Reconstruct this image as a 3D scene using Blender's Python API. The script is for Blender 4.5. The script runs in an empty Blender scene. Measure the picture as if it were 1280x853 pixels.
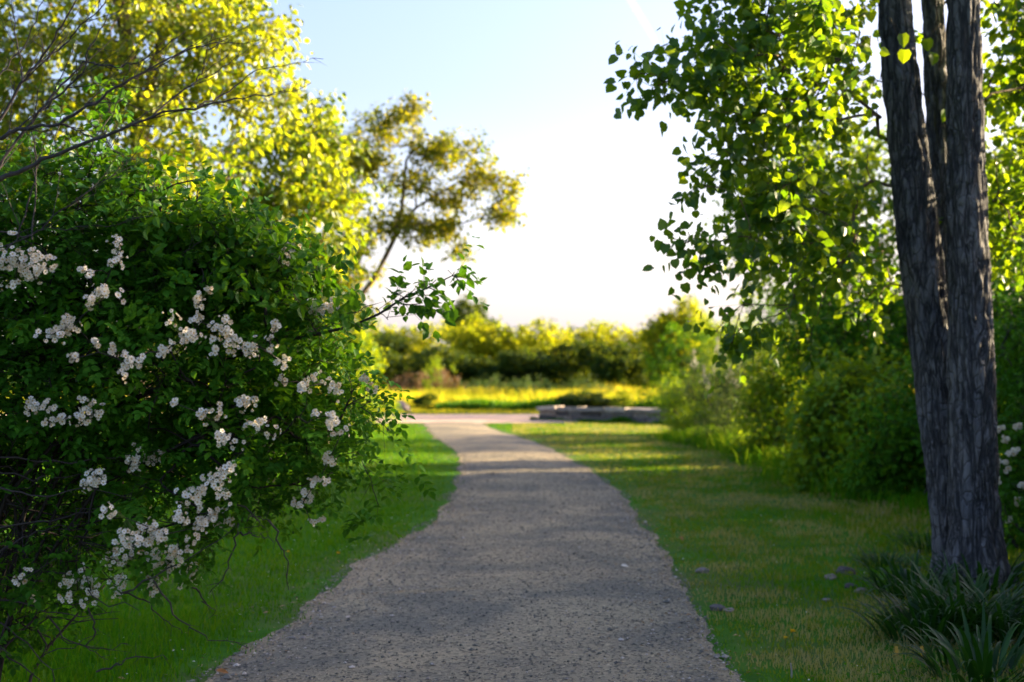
import bpy, math
import numpy as np
from mathutils import Vector, noise as mnoise

scene = bpy.context.scene
COL = scene.collection

# ------------------------------------------------------------------ camera, sky, sun, exposure
F_PX, HORIZON, CAM_H = 1778.0, 455.0, 1.6
PITCH = math.atan((HORIZON - 426.5) / F_PX)
cam_d = bpy.data.cameras.new("camera")
cam_d.lens = 50.0
cam_d.sensor_width = 36.0
cam_d.clip_end = 20000.0
cam_d.dof.use_dof = True
cam_d.dof.focus_distance = 6.1
cam_d.dof.aperture_fstop = 2.5
cam = bpy.data.objects.new("camera", cam_d)
COL.objects.link(cam)
cam.location = (0, 0, CAM_H)
cam.rotation_euler = (math.pi / 2 + PITCH, 0, 0)
scene.camera = cam

SUN_AZ, SUN_EL = math.radians(70), math.radians(12.5)
world = bpy.data.worlds.new("World")
scene.world = world
world.use_nodes = True
_nt = world.node_tree
_sky = _nt.nodes.new("ShaderNodeTexSky")
_sky.sky_type = 'NISHITA'
_sky.sun_disc = False
_sky.sun_elevation = SUN_EL
_sky.sun_rotation = SUN_AZ
_sky.air_density = 1.0
_sky.dust_density = 4.5
_sky.ozone_density = 2.4
_tint = _nt.nodes.new("ShaderNodeMixRGB")
_tint.blend_type = 'MULTIPLY'
_tint.inputs[0].default_value = 1.0
_tint.inputs[2].default_value = (0.99, 0.89, 1.02, 1)
_nt.links.new(_sky.outputs[0], _tint.inputs[1])
_tc = _nt.nodes.new("ShaderNodeTexCoord")          # pale haze low over the horizon, all round
_sep = _nt.nodes.new("ShaderNodeSeparateXYZ")
_nt.links.new(_tc.outputs["Generated"], _sep.inputs[0])
_rmp = _nt.nodes.new("ShaderNodeValToRGB")
_rmp.color_ramp.interpolation = 'EASE'
_rmp.color_ramp.elements[0].color = (1.25, 1.22, 1.3, 1)
_rmp.color_ramp.elements[1].position = 0.2
_rmp.color_ramp.elements[1].color = (0, 0, 0, 1)
_nt.links.new(_sep.outputs[2], _rmp.inputs[0])
_add = _nt.nodes.new("ShaderNodeMixRGB")
_add.blend_type = 'ADD'
_add.inputs[0].default_value = 1.0
_nt.links.new(_tint.outputs[0], _add.inputs[1])
_nt.links.new(_rmp.outputs[0], _add.inputs[2])
_nt.links.new(_add.outputs[0], _nt.nodes["Background"].inputs[0])
_nt.nodes["Background"].inputs[1].default_value = 0.10

sun_d = bpy.data.lights.new("sun", 'SUN')
sun_d.energy = 5.0
sun_d.angle = math.radians(0.6)
sun_d.color = (1.0, 0.80, 0.50)
sun = bpy.data.objects.new("sun", sun_d)
COL.objects.link(sun)
S = Vector((math.sin(SUN_AZ) * math.cos(SUN_EL), math.cos(SUN_AZ) * math.cos(SUN_EL), math.sin(SUN_EL)))
sun.rotation_euler = S.to_track_quat('Z', 'Y').to_euler()

scene.view_settings.view_transform = 'Standard'
scene.view_settings.look = 'None'
scene.view_settings.gamma = 1.0
scene.view_settings.exposure = 2.5
scene.cycles.use_denoising = True
scene.cycles.max_bounces = 7
scene.cycles.diffuse_bounces = 4
scene.cycles.glossy_bounces = 2
scene.cycles.transmission_bounces = 5
scene.cycles.transparent_max_bounces = 6

# ------------------------------------------------------------------ helpers
def P(px, py, Y):
    """the world point at depth Y seen at pixel (px, py) of the 1280 x 853 photograph"""
    dx = (px - 640.0) / F_PX
    dy = (426.5 - py) / F_PX
    c, s = math.cos(PITCH), math.sin(PITCH)
    k = Y / (c - dy * s)
    return np.array((dx * k, Y, CAM_H + (s + dy * c) * k))

def G(px, py, z=0.0):
    dx = (px - 640.0) / F_PX
    dy = (426.5 - py) / F_PX
    c, s = math.cos(PITCH), math.sin(PITCH)
    k = (z - CAM_H) / (s + dy * c)
    return np.array((dx * k, (c - dy * s) * k, z))

def norm(a):
    return a / np.maximum(np.linalg.norm(a, axis=-1, keepdims=True), 1e-9)

class Geo:
    def __init__(self):
        self.v, self.f, self.t, self.n = [], [], [], 0
    def add(self, v, faces, tint=0.5):
        v = np.asarray(v, float).reshape(-1, 3)
        self.v.append(v)
        for f in faces:
            f = np.asarray(f, int)
            if f.size:
                self.f.append(f + self.n)
        self.t.append(np.full(len(v), tint) if np.isscalar(tint) else np.asarray(tint, float))
        self.n += len(v)
    def mesh(self, name, mat, smooth=False, origin=(0, 0, 0)):
        v = np.concatenate(self.v) - np.asarray(origin, float)
        t = np.concatenate(self.t)
        me = bpy.data.meshes.new(name)
        me.vertices.add(len(v))
        me.vertices.foreach_set("co", v.astype(np.float32).ravel())
        loops = np.concatenate([f.ravel() for f in self.f])
        sizes = np.concatenate([np.full(len(f), f.shape[1]) for f in self.f])
        starts = np.concatenate(([0], np.cumsum(sizes)[:-1]))
        me.loops.add(len(loops))
        me.loops.foreach_set("vertex_index", loops.astype(np.int32))
        me.polygons.add(len(sizes))
        me.polygons.foreach_set("loop_start", starts.astype(np.int32))
        me.polygons.foreach_set("use_smooth", np.full(len(sizes), smooth))
        a = me.attributes.new("tint", 'FLOAT', 'POINT')
        a.data.foreach_set("value", t.astype(np.float32))
        me.update(calc_edges=True)
        me.validate()
        me.materials.append(mat)
        return me
    def build(self, name, mat, parent=None, smooth=False):
        o = bpy.data.objects.new(name, self.mesh(name, mat, smooth, parent.location if parent else (0, 0, 0)))
        COL.objects.link(o)
        if parent:
            o.parent = parent
        return o

def tag(o, label=None, cat=None, group=None, kind=None):
    if label: o["label"] = label
    if cat: o["category"] = cat
    if group: o["group"] = group
    if kind: o["kind"] = kind
    return o

def thing(name, label, cat, loc, group=None):
    o = bpy.data.objects.new(name, None)
    o.empty_display_size = 0.2
    COL.objects.link(o)
    o.location = [float(x) for x in loc]
    return tag(o, label, cat, group)

# ---- materials
def new_mat(name):
    m = bpy.data.materials.new(name)
    m.use_nodes = True
    nt = m.node_tree
    b = nt.nodes["Principled BSDF"]
    return m, nt, b

def ramp(nt, fac, stops):
    r = nt.nodes.new("ShaderNodeValToRGB")
    el = r.color_ramp.elements
    while len(el) < len(stops):
        el.new(0.5)
    for e, (p, c) in zip(el, stops):
        e.position = p
        e.color = (*c, 1)
    nt.links.new(fac, r.inputs[0])
    return r.outputs[0]

def noise_tex(nt, scale, detail=4, rough=0.6, vec=None, dist=0.0):
    n = nt.nodes.new("ShaderNodeTexNoise")
    n.inputs["Scale"].default_value = scale
    n.inputs["Detail"].default_value = detail
    n.inputs["Roughness"].default_value = rough
    n.inputs["Distortion"].default_value = dist
    if vec is not None:
        nt.links.new(vec, n.inputs["Vector"])
    return n.outputs["Fac"]

def leaf_mat(name, stops, trans, amount=0.45, rough=0.45, spec=0.35):
    m, nt, b = new_mat(name)
    at = nt.nodes.new("ShaderNodeAttribute")
    at.attribute_name = "tint"
    colr = ramp(nt, at.outputs["Fac"], stops)
    nt.links.new(colr, b.inputs["Base Color"])
    b.inputs["Roughness"].default_value = rough
    b.inputs["Specular IOR Level"].default_value = spec
    tr = nt.nodes.new("ShaderNodeBsdfTranslucent")
    tcol = ramp(nt, at.outputs["Fac"], [(0.0, trans[0]), (1.0, trans[1])])
    nt.links.new(tcol, tr.inputs["Color"])
    mx = nt.nodes.new("ShaderNodeMixShader")
    mx.inputs[0].default_value = amount
    nt.links.new(b.outputs[0], mx.inputs[1])
    nt.links.new(tr.outputs[0], mx.inputs[2])
    nt.links.new(mx.outputs[0], nt.nodes["Material Output"].inputs["Surface"])
    return m

def bark_mat(name, dark, light, cell=9.0, bump=0.6, stretch=0.22, spots=True):
    m, nt, b = new_mat(name)
    tc = nt.nodes.new("ShaderNodeTexCoord")
    mp = nt.nodes.new("ShaderNodeMapping")
    mp.inputs["Scale"].default_value = (1, 1, stretch)
    nt.links.new(tc.outputs["Object"], mp.inputs[0])
    wob = nt.nodes.new("ShaderNodeTexNoise")
    wob.inputs["Scale"].default_value = 7
    nt.links.new(mp.outputs[0], wob.inputs["Vector"])
    add = nt.nodes.new("ShaderNodeMixRGB")
    add.blend_type = 'ADD'
    add.inputs[0].default_value = 0.12
    nt.links.new(mp.outputs[0], add.inputs[1])
    nt.links.new(wob.outputs["Color"], add.inputs[2])
    rid = noise_tex(nt, cell, 3, 0.55, add.outputs[0], 0.35)
    ab = nt.nodes.new("ShaderNodeMath"); ab.operation = 'SUBTRACT'; ab.inputs[1].default_value = 0.5
    nt.links.new(rid, ab.inputs[0])
    ab2 = nt.nodes.new("ShaderNodeMath"); ab2.operation = 'ABSOLUTE'
    nt.links.new(ab.outputs[0], ab2.inputs[0])
    mp2 = nt.nodes.new("ShaderNodeMapping"); mp2.inputs["Scale"].default_value = (1, 1, 0.55)
    nt.links.new(tc.outputs["Object"], mp2.inputs[0])
    crack = nt.nodes.new("ShaderNodeTexVoronoi"); crack.feature = 'DISTANCE_TO_EDGE'; crack.inputs["Scale"].default_value = cell * 1.1
    nt.links.new(mp2.outputs[0], crack.inputs["Vector"])
    cr = nt.nodes.new("ShaderNodeMapRange"); cr.inputs["From Max"].default_value = 0.10; cr.inputs["To Min"].default_value = 0.45
    nt.links.new(crack.outputs["Distance"], cr.inputs["Value"])
    fine = noise_tex(nt, cell * 6, 6, 0.7, mp.outputs[0])
    mr0 = nt.nodes.new("ShaderNodeMapRange")
    mr0.inputs["From Min"].default_value = 0.0
    mr0.inputs["From Max"].default_value = 0.13
    nt.links.new(ab2.outputs[0], mr0.inputs["Value"])
    mr = nt.nodes.new("ShaderNodeMath"); mr.operation = 'MULTIPLY'
    nt.links.new(mr0.outputs[0], mr.inputs[0]); nt.links.new(cr.outputs[0], mr.inputs[1])
    mul = nt.nodes.new("ShaderNodeMath")
    mul.operation = 'MULTIPLY_ADD'
    nt.links.new(fine, mul.inputs[0])
    mul.inputs[1].default_value = 0.7
    nt.links.new(mr.outputs[0], mul.inputs[2])
    c = ramp(nt, mul.outputs[0], [(0.25, dark), (0.75, [0.5 * (a + b_) for a, b_ in zip(dark, light)]), (1.0, light)])
    big = noise_tex(nt, 2.2, 4, 0.6, tc.outputs["Object"])
    bigc = ramp(nt, big, [(0.35, (0.62, 0.64, 0.68)), (0.7, (1.12, 1.06, 1.0))])
    mm = nt.nodes.new("ShaderNodeMixRGB")
    mm.blend_type = 'MULTIPLY'
    mm.inputs[0].default_value = 1.0
    nt.links.new(c, mm.inputs[1])
    nt.links.new(bigc, mm.inputs[2])
    nt.links.new(mm.outputs[0], b.inputs["Base Color"])
    b.inputs["Roughness"].default_value = 0.9
    b.inputs["Specular IOR Level"].default_value = 0.15
    bp = nt.nodes.new("ShaderNodeBump")
    bp.inputs["Strength"].default_value = bump
    bp.inputs["Distance"].default_value = 0.03
    nt.links.new(mul.outputs[0], bp.inputs["Height"])
    nt.links.new(bp.outputs[0], b.inputs["Normal"])
    return m

def plain_mat(name, color, rough=0.8, var=0.25, scale=20, spec=0.2):
    m, nt, b = new_mat(name)
    tc = nt.nodes.new("ShaderNodeTexCoord")
    n = noise_tex(nt, scale, 5, 0.65, tc.outputs["Object"])
    c = ramp(nt, n, [(0.3, [x * (1 - var) for x in color]), (0.7, [min(1, x * (1 + var)) for x in color])])
    nt.links.new(c, b.inputs["Base Color"])
    b.inputs["Roughness"].default_value = rough
    b.inputs["Specular IOR Level"].default_value = spec
    return m

M = {}
M['rose_leaf'] = leaf_mat("rose leaf", [(0.0, (0.022, 0.085, 0.007)), (0.6, (0.045, 0.155, 0.010)), (1.0, (0.085, 0.21, 0.012))],
                          ((0.03, 0.13, 0.003), (0.12, 0.26, 0.004)), 0.35, 0.55, 0.09)
M['shrub_leaf'] = leaf_mat("shrub leaf", [(0.0, (0.018, 0.075, 0.005)), (0.6, (0.036, 0.125, 0.007)), (1.0, (0.065, 0.17, 0.008))],
                           ((0.05, 0.18, 0.004), (0.14, 0.28, 0.005)), 0.4, 0.5, 0.2)
M['poplar_leaf'] = leaf_mat("poplar leaf", [(0.0, (0.015, 0.065, 0.011)), (0.6, (0.030, 0.105, 0.011)), (1.0, (0.065, 0.15, 0.010))],
                            ((0.16, 0.32, 0.004), (0.46, 0.56, 0.006)), 0.45, 0.4, 0.3)
M['tree_leaf'] = leaf_mat("tree leaf", [(0.0, (0.025, 0.070, 0.006)), (0.5, (0.060, 0.12, 0.007)), (1.0, (0.15, 0.17, 0.009))],
                          ((0.15, 0.30, 0.005), (0.70, 0.66, 0.012)), 0.5, 0.4, 0.5)
M['airy_leaf'] = leaf_mat("airy leaf", [(0.0, (0.026, 0.060, 0.006)), (0.6, (0.065, 0.105, 0.007)), (1.0, (0.14, 0.135, 0.010))],
                          ((0.16, 0.26, 0.005), (0.62, 0.50, 0.008)), 0.5, 0.5, 0.2)
M['hedge_leaf'] = leaf_mat("hedge leaf", [(0.0, (0.022, 0.095, 0.007)), (0.6, (0.052, 0.175, 0.010)), (1.0, (0.11, 0.24, 0.012))],
                           ((0.06, 0.2, 0.004), (0.22, 0.34, 0.005)), 0.4, 0.6, 0.08)
M['bright_leaf'] = leaf_mat("bright leaf", [(0.0, (0.055, 0.165, 0.008)), (0.6, (0.10, 0.23, 0.010)), (1.0, (0.17, 0.28, 0.013))],
                            ((0.24, 0.36, 0.005), (0.46, 0.5, 0.007)), 0.45, 0.5, 0.2)
M['grey_leaf'] = leaf_mat("grey leaf", [(0.0, (0.030, 0.075, 0.022)), (0.6, (0.05, 0.10, 0.03)), (1.0, (0.09, 0.13, 0.045))],
                          ((0.08, 0.16, 0.02), (0.2, 0.25, 0.03)), 0.35, 0.6, 0.15)
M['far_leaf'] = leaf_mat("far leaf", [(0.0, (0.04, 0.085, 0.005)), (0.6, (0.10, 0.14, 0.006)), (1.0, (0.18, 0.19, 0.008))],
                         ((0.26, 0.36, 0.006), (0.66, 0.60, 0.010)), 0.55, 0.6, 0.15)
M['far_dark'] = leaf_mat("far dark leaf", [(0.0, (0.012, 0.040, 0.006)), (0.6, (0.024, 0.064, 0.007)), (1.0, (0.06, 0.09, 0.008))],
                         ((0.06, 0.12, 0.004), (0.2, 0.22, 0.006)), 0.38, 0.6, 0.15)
M['rusty_leaf'] = leaf_mat("rusty leaf", [(0.0, (0.09, 0.05, 0.022)), (0.6, (0.16, 0.085, 0.04)), (1.0, (0.12, 0.13, 0.03))],
                           ((0.2, 0.1, 0.03), (0.3, 0.2, 0.04)), 0.35)
M['bloom'] = leaf_mat("bloom", [(0.0, (0.06, 0.11, 0.02)), (0.15, (0.52, 0.44, 0.32)), (0.5, (0.72, 0.67, 0.56)), (1.0, (0.82, 0.79, 0.71))],
                      ((0.5, 0.45, 0.35), (0.6, 0.58, 0.5)), 0.2, 0.7, 0.1)
M['stamen'] = leaf_mat("stamen", [(0.0, (0.06, 0.11, 0.02)), (0.5, (0.45, 0.27, 0.04))], ((0.1, 0.15, 0.02), (0.4, 0.25, 0.04)), 0.1, 0.8)
M['plume'] = leaf_mat("plume", [(0.0, (0.06, 0.10, 0.03)), (0.1, (0.22, 0.20, 0.15)), (0.6, (0.32, 0.30, 0.25)), (1.0, (0.42, 0.40, 0.35))],
                      ((0.3, 0.28, 0.2), (0.4, 0.4, 0.3)), 0.3)
M['grass'] = leaf_mat("grass", [(0.0, (0.022, 0.13, 0.003)), (0.5, (0.060, 0.21, 0.004)), (0.78, (0.14, 0.195, 0.014)), (0.92, (0.24, 0.215, 0.042)), (1.0, (0.38, 0.30, 0.13))],
                      ((0.06, 0.23, 0.003), (0.30, 0.31, 0.012)), 0.38, 0.75, 0.03)
M['strap'] = leaf_mat("strap leaf", [(0.0, (0.008, 0.035, 0.005)), (0.6, (0.014, 0.055, 0.007)), (1.0, (0.028, 0.085, 0.010))],
                      ((0.02, 0.10, 0.004), (0.05, 0.15, 0.005)), 0.25, 0.45, 0.25)
M['withered'] = plain_mat("withered leaf", (0.42, 0.24, 0.03), 0.7)
M['meadow'] = leaf_mat("meadow grass", [(0.0, (0.07, 0.13, 0.006)), (0.45, (0.17, 0.20, 0.008)), (0.75, (0.32, 0.27, 0.016)), (1.0, (0.48, 0.32, 0.06))],
                       ((0.30, 0.42, 0.005), (0.80, 0.62, 0.03)), 0.5, 0.7, 0.1)
M['trunk_bark'] = bark_mat("poplar bark", (0.022, 0.023, 0.025), (0.20, 0.197, 0.20), 15, 1.0, 0.14)
M['brown_bark'] = bark_mat("brown bark", (0.06, 0.045, 0.03), (0.22, 0.165, 0.10), 14, 0.5)
M['cane'] = plain_mat("dark cane", (0.022, 0.018, 0.016), 0.7, 0.5, 60)
M['dead_wood'] = plain_mat("dead wood", (0.040, 0.034, 0.033), 0.8, 0.45, 45)
M['green_cane'] = plain_mat("green cane", (0.06, 0.09, 0.025), 0.6, 0.3, 40)
M['pebble'] = None

# ---- leaf templates: (u across, v along, w up), faces
T_OVATE = (np.array([(0, 0, 0), (0, .34, -.03), (0, .7, -.05), (0, 1, -.14), (-.27, .22, .06), (-.29, .58, .04), (.27, .22, .06), (.29, .58, .04)]),
           [np.array([(0, 1, 4), (2, 3, 5), (0, 6, 1), (2, 7, 3)]), np.array([(1, 2, 5, 4), (1, 6, 7, 2)])])
T_DELTA = (np.array([(0, .02, 0), (0, .45, -.03), (0, 1.0, -.1), (-.28, -.02, .03), (-.47, .24, .07), (-.36, .64, .03), (.28, -.02, .03), (.47, .24, .07), (.36, .64, .03)]),
           [np.array([(0, 1, 3), (3, 1, 4), (1, 5, 4), (1, 2, 5), (0, 6, 1), (6, 7, 1), (1, 7, 8), (1, 8, 2)])])
T_KITE = (np.array([(0, 0, 0), (.30, .42, .07), (0, 1, -.06), (-.30, .42, .07)]), [np.array([(0, 1, 2), (0, 2, 3)])])
T_LANCE = (np.array([(0, 0, 0), (.17, .42, .05), (0, 1, -.12), (-.17, .42, .05)]), [np.array([(0, 1, 2), (0, 2, 3)])])

def put_leaves(geo, tmpl, pos, axis, nrm, size, tint):
    """a leaf of the template at every position"""
    n = len(pos)
    if n == 0:
        return
    ax = norm(axis)
    side = np.cross(ax, nrm)
    side = norm(side)
    up = np.cross(side, ax)
    tv, tf = tmpl
    k = len(tv)
    size = np.broadcast_to(size, (n,))
    V = pos[:, None, :] + size[:, None, None] * (side[:, None, :] * tv[None, :, 0:1] + ax[:, None, :] * tv[None, :, 1:2] + up[:, None, :] * tv[None, :, 2:3])
    off = (np.arange(n) * k)[:, None, None]
    faces = [(f[None] + off).reshape(-1, f.shape[1]) for f in tf]
    geo.add(V.reshape(-1, 3), faces, np.repeat(np.clip(tint, 0, 1), k))

def tube(geo, pts, radii, sides=6, tint=0.5, cap=True):
    pts = np.asarray(pts, float)
    n = len(pts)
    if n < 2:
        return
    tan = np.gradient(pts, axis=0)
    tan = norm(tan)
    ref = np.array((0.0, 0.0, 1.0)) if abs(tan[0][2]) < 0.9 else np.array((1.0, 0.0, 0.0))
    u = np.cross(tan[0], ref)
    u /= max(np.linalg.norm(u), 1e-9)
    ang = np.arange(sides) * 2 * math.pi / sides
    rings = []
    for i in range(n):
        u = u - tan[i] * np.dot(u, tan[i])
        u /= max(np.linalg.norm(u), 1e-9)
        w = np.cross(tan[i], u)
        rings.append(pts[i] + radii[i] * (np.cos(ang)[:, None] * u + np.sin(ang)[:, None] * w))
    V = np.concatenate(rings)
    i = np.arange(n - 1)[:, None] * sides
    j = np.arange(sides)[None, :]
    j2 = (j + 1) % sides
    F = np.stack([i + j, i + j2, i + sides + j2, i + sides + j], -1).reshape(-1, 4)
    fs = [F]
    if cap:
        V = np.concatenate([V, pts[-1:] + tan[-1:] * radii[-1]])
        top = (n - 1) * sides
        fs.append(np.stack([top + j[0], top + j2[0], np.full(sides, n * sides)], -1))
    geo.add(V, fs, tint)

def segs3(geo, A, B, r, tint=0.5):
    """many thin three-sided straight twigs from A to B"""
    n = len(A)
    if n == 0:
        return
    d = norm(B - A)
    ref = np.where(np.abs(d[:, 2:3]) < 0.9, np.array([[0, 0, 1.0]]), np.array([[1.0, 0, 0]]))
    u = norm(np.cross(d, ref))
    w = np.cross(d, u)
    r = np.broadcast_to(r, (n,))
    V = []
    for k in range(3):
        a = k * 2 * math.pi / 3
        V.append(A + r[:, None] * (math.cos(a) * u + math.sin(a) * w))
    V.append(B)
    V = np.stack(V, 1)
    off = (np.arange(n) * 4)[:, None, None]
    f = np.array([(0, 1, 3), (1, 2, 3), (2, 0, 3)])
    geo.add(V.reshape(-1, 3), [(f[None] + off).reshape(-1, 3)], tint)

class Skeleton:
    """grows limbs from given trunks to target points"""
    def __init__(self, trunks, rng, tip=0.004, power=2.4):
        self.p, self.par, self.r0 = [], [], []
        self.rng, self.tip, self.power = rng, tip, power
        self.trunk_n = 0
        for tr in trunks:
            prev = -1
            for q, r in tr:
                self.p.append(np.asarray(q, float))
                self.par.append(prev)
                self.r0.append(r)
                prev = len(self.p) - 1
        self.trunk_n = len(self.p)
        self.tips = []
    def grow(self, targets, attach_min=0.0, step=0.35, sag=0.0):
        targets = np.asarray(targets, float)
        base = np.array(self.p[:self.trunk_n])
        d0 = np.array([np.min(np.linalg.norm(base - t, axis=1)) for t in targets])
        for i in np.argsort(d0):
            t = targets[i]
            arr = np.array(self.p)
            d = np.linalg.norm(arr - t, axis=1)
            cost = d + 0.75 * np.maximum(0, arr[:, 2] - t[2] + 0.25 * d) + np.where(arr[:, 2] < attach_min, 5.0, 0.0)
            k = int(np.argmin(cost))
            a = self.p[k]
            L = d[k]
            n = max(2, int(L / step) + 1)
            # leave in a mix of the parent's direction and the straight line
            pk = self.par[k]
            pd = norm(a - self.p[pk]) if pk >= 0 else np.array((0, 0, 1.0))
            ctrl = a + (0.45 * norm(t - a) + 0.3 * pd + np.array((0, 0, 0.18))) * L * 0.5
            jit = self.rng.normal(0, 0.035 * L, (n + 1, 3))
            prev = k
            for s in range(1, n + 1):
                u = s / n
                q = (1 - u) ** 2 * a + 2 * u * (1 - u) * ctrl + u * u * t
                if s < n:
                    q = q + jit[s]
                self.p.append(q)
                self.par.append(prev)
                self.r0.append(0.0)
                prev = len(self.p) - 1
            self.tips.append(prev)
    def radii(self):
        n = len(self.p)
        acc = np.zeros(n)
        kids = [0] * n
        for i in range(n):
            if self.par[i] >= 0:
                kids[self.par[i]] += 1
        for i in range(n - 1, -1, -1):
            if kids[i] == 0:
                acc[i] = self.tip ** self.power
            if self.par[i] >= 0:
                acc[self.par[i]] += acc[i]
        r = acc ** (1 / self.power)
        r0 = np.array(self.r0)
        return np.where(r0 > 0, r0, r)
    def tips_dir(self):
        a = np.array([self.p[i] for i in self.tips])
        b = np.array([self.p[self.par[i]] for i in self.tips])
        return a, norm(a - b)
    def mesh(self, geo, trunk=True, branches=True, rcap=None):
        r = self.radii()
        n = len(self.p)
        kids = [[] for _ in range(n)]
        for i in range(n):
            if self.par[i] >= 0:
                kids[self.par[i]].append(i)
        done = np.zeros(n, bool)
        for i in range(n):
            if done[i]:
                continue
            chain = [i]
            done[i] = True
            while True:
                ks = [k for k in kids[chain[-1]] if not done[k]]
                if chain[-1] < self.trunk_n - 1:
                    ks = [k for k in ks if k < self.trunk_n] or ks
                if not ks:
                    break
                b = max(ks, key=lambda k: r[k])
                done[b] = True
                chain.append(b)
            is_trunk = chain[0] < self.trunk_n
            if is_trunk and not trunk or (not is_trunk and not branches):
                continue
            pts = [self.p[c] for c in chain]
            rr = [r[c] for c in chain]
            if not is_trunk and self.par[chain[0]] >= 0:
                pts = [self.p[self.par[chain[0]]]] + pts
                rr = [min(rr[0] * 1.15, r[self.par[chain[0]]])] + rr
            elif not is_trunk:
                pass
            if rcap:
                rr = [min(x, rcap) for x in rr]
            mx = max(rr)
            tube(geo, pts, rr, 10 if mx > 0.05 else 6 if mx > 0.012 else 4)

def in_lobes(rng, lobes, n, shell=0.45):
    """n points in the ellipsoids (centre, radii[, weight])"""
    w = np.array([(l[2] if len(l) > 2 else 1.0) * np.prod(l[1]) ** 0.8 for l in lobes])
    idx = rng.choice(len(lobes), n, p=w / w.sum())
    c = np.array([l[0] for l in lobes])[idx]
    r = np.array([l[1] for l in lobes])[idx]
    d = norm(rng.normal(size=(n, 3)))
    rad = rng.uniform(shell ** 3, 1, n) ** (1 / 3)
    return c + d * rad[:, None] * r

def lobe(px, py, Y, rx, ry, rd, w=1.0):
    return (P(px, py, Y), np.array((rx * Y / F_PX, rd, ry * Y / F_PX)), w)

def twig_leaves(rng, wood, crown, tip, tdir, centre, cfg):
    """leafy twigs around each limb tip"""
    n = len(tip)
    tw, per = cfg.get('twigs', 4), cfg.get('per', 7)
    L = cfg.get('len', 0.4)
    out = norm(tip - centre)
    A = np.repeat(tip, tw, 0)
    d = norm(np.repeat(0.5 * tdir + cfg.get('out', 0.5) * out, tw, 0) + rng.normal(0, 0.75, (n * tw, 3)) + np.array((0, 0, cfg.get('rise', 0.1))))
    ln = L * rng.uniform(0.5, 1.2, n * tw)
    back = rng.uniform(0, 0.35, n * tw)
    A = A - np.repeat(tdir, tw, 0) * (back * L)[:, None]
    B = A + d * ln[:, None] + np.array((0, 0, -1.0)) * (cfg.get('sag', 0.1) * ln)[:, None]
    if wood is not None:
        segs3(wood, A, B, cfg.get('twig_r', 0.003))
    m = n * tw
    t = (np.arange(per)[None, :] + rng.uniform(0.1, 0.9, (m, per))) / per
    t = 0.12 + 0.9 * t
    pos = A[:, None] + (B - A)[:, None] * t[..., None]
    dd = np.repeat((B - A)[:, None], per, 1)
    dd = norm(dd).reshape(-1, 3)
    pos = pos.reshape(-1, 3)
    side = norm(np.cross(dd, rng.normal(size=dd.shape)))
    axis = norm(0.35 * dd + 0.9 * side + rng.normal(0, 0.2, dd.shape) + np.array((0, 0, -cfg.get('droop', 0.2))))
    up = np.array((0, 0, 1.0)) * cfg.get('flat', 1.0) + rng.normal(0, cfg.get('tumble', 0.45), dd.shape)
    sz = cfg['size'] * rng.uniform(0.62, 1.15, len(pos))
    per_tip = np.repeat(rng.uniform(-0.22, 0.22, n), tw * per)
    tint = cfg.get('tint', 0.45) + per_tip + rng.normal(0, 0.16, len(pos))
    pet = cfg.get('petiole', 0.25)
    pos = pos + axis * (pet * sz)[:, None]
    if cfg.get('pairs', 0):
        k = cfg['pairs']
        for q in range(k):                      # leaflets of a compound leaf
            f = (q + 0.6) / k
            for s in (-1, 1):
                sd = norm(np.cross(axis, up))
                a2 = norm(axis * 0.5 + s * sd * 0.85 + rng.normal(0, 0.15, axis.shape))
                put_leaves(crown, cfg['tmpl'], pos + axis * (f * sz)[:, None], a2, up, sz * cfg.get('leaflet', 0.34), tint)
        put_leaves(crown, cfg['tmpl'], pos + axis * (0.98 * sz)[:, None], axis, up, sz * cfg.get('leaflet', 0.34) * 1.1, tint)
    else:
        put_leaves(crown, cfg['tmpl'], pos, axis, up, sz, tint)

def plant(name, label, cat, base, lobes, n, cfg, leaf, bark, seed, trunks=None, group=None, crown_name="crown",
          trunk_name="trunk", shell=0.45, tip=0.004, attach_min=0.3, step=0.4, rcap=None, smooth_leaf=False, sep_trunk=False, extra=None):
    rng = np.random.default_rng(seed)
    root = thing(name, label, cat, base, group)
    base = np.asarray(base, float)
    c = np.average([l[0] for l in lobes], axis=0, weights=[np.prod(l[1]) for l in lobes])
    if trunks is None:                          # a shrub: a handful of stems from the ground
        trunks = []
        for k in range(5):
            a = rng.uniform(0, 6.28)
            b0 = base + np.array((math.cos(a), math.sin(a), 0)) * 0.12
            mid = b0 + (c - base) * np.array((0.5, 0.5, 0.35)) * rng.uniform(0.4, 0.9) + np.array((math.cos(a), math.sin(a), 0)) * 0.2
            trunks.append([(b0 - np.array((0, 0, 0.05)), 0.022), (0.5 * (b0 + mid) + rng.normal(0, 0.03, 3), 0.018), (mid, 0.014)])
        attach_min = 0.05
    sk = Skeleton(trunks, rng, tip)
    T = in_lobes(rng, lobes, n, shell)
    T[:, 2] = np.maximum(T[:, 2], 0.08)
    if extra is not None:
        T = np.concatenate([T, extra])
    sk.grow(T, attach_min, step)
    wood, crown = Geo(), Geo()
    a, d = sk.tips_dir()
    sk.mesh(wood, trunk=not sep_trunk, rcap=rcap)
    twig_leaves(rng, wood if cfg.get('wood', True) else None, crown, a, d, c, cfg)
    wood.build(trunk_name if not sep_trunk else "branch", bark, root, smooth=True)
    crown.build(crown_name, leaf, root, smooth=smooth_leaf)
    return root

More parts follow.
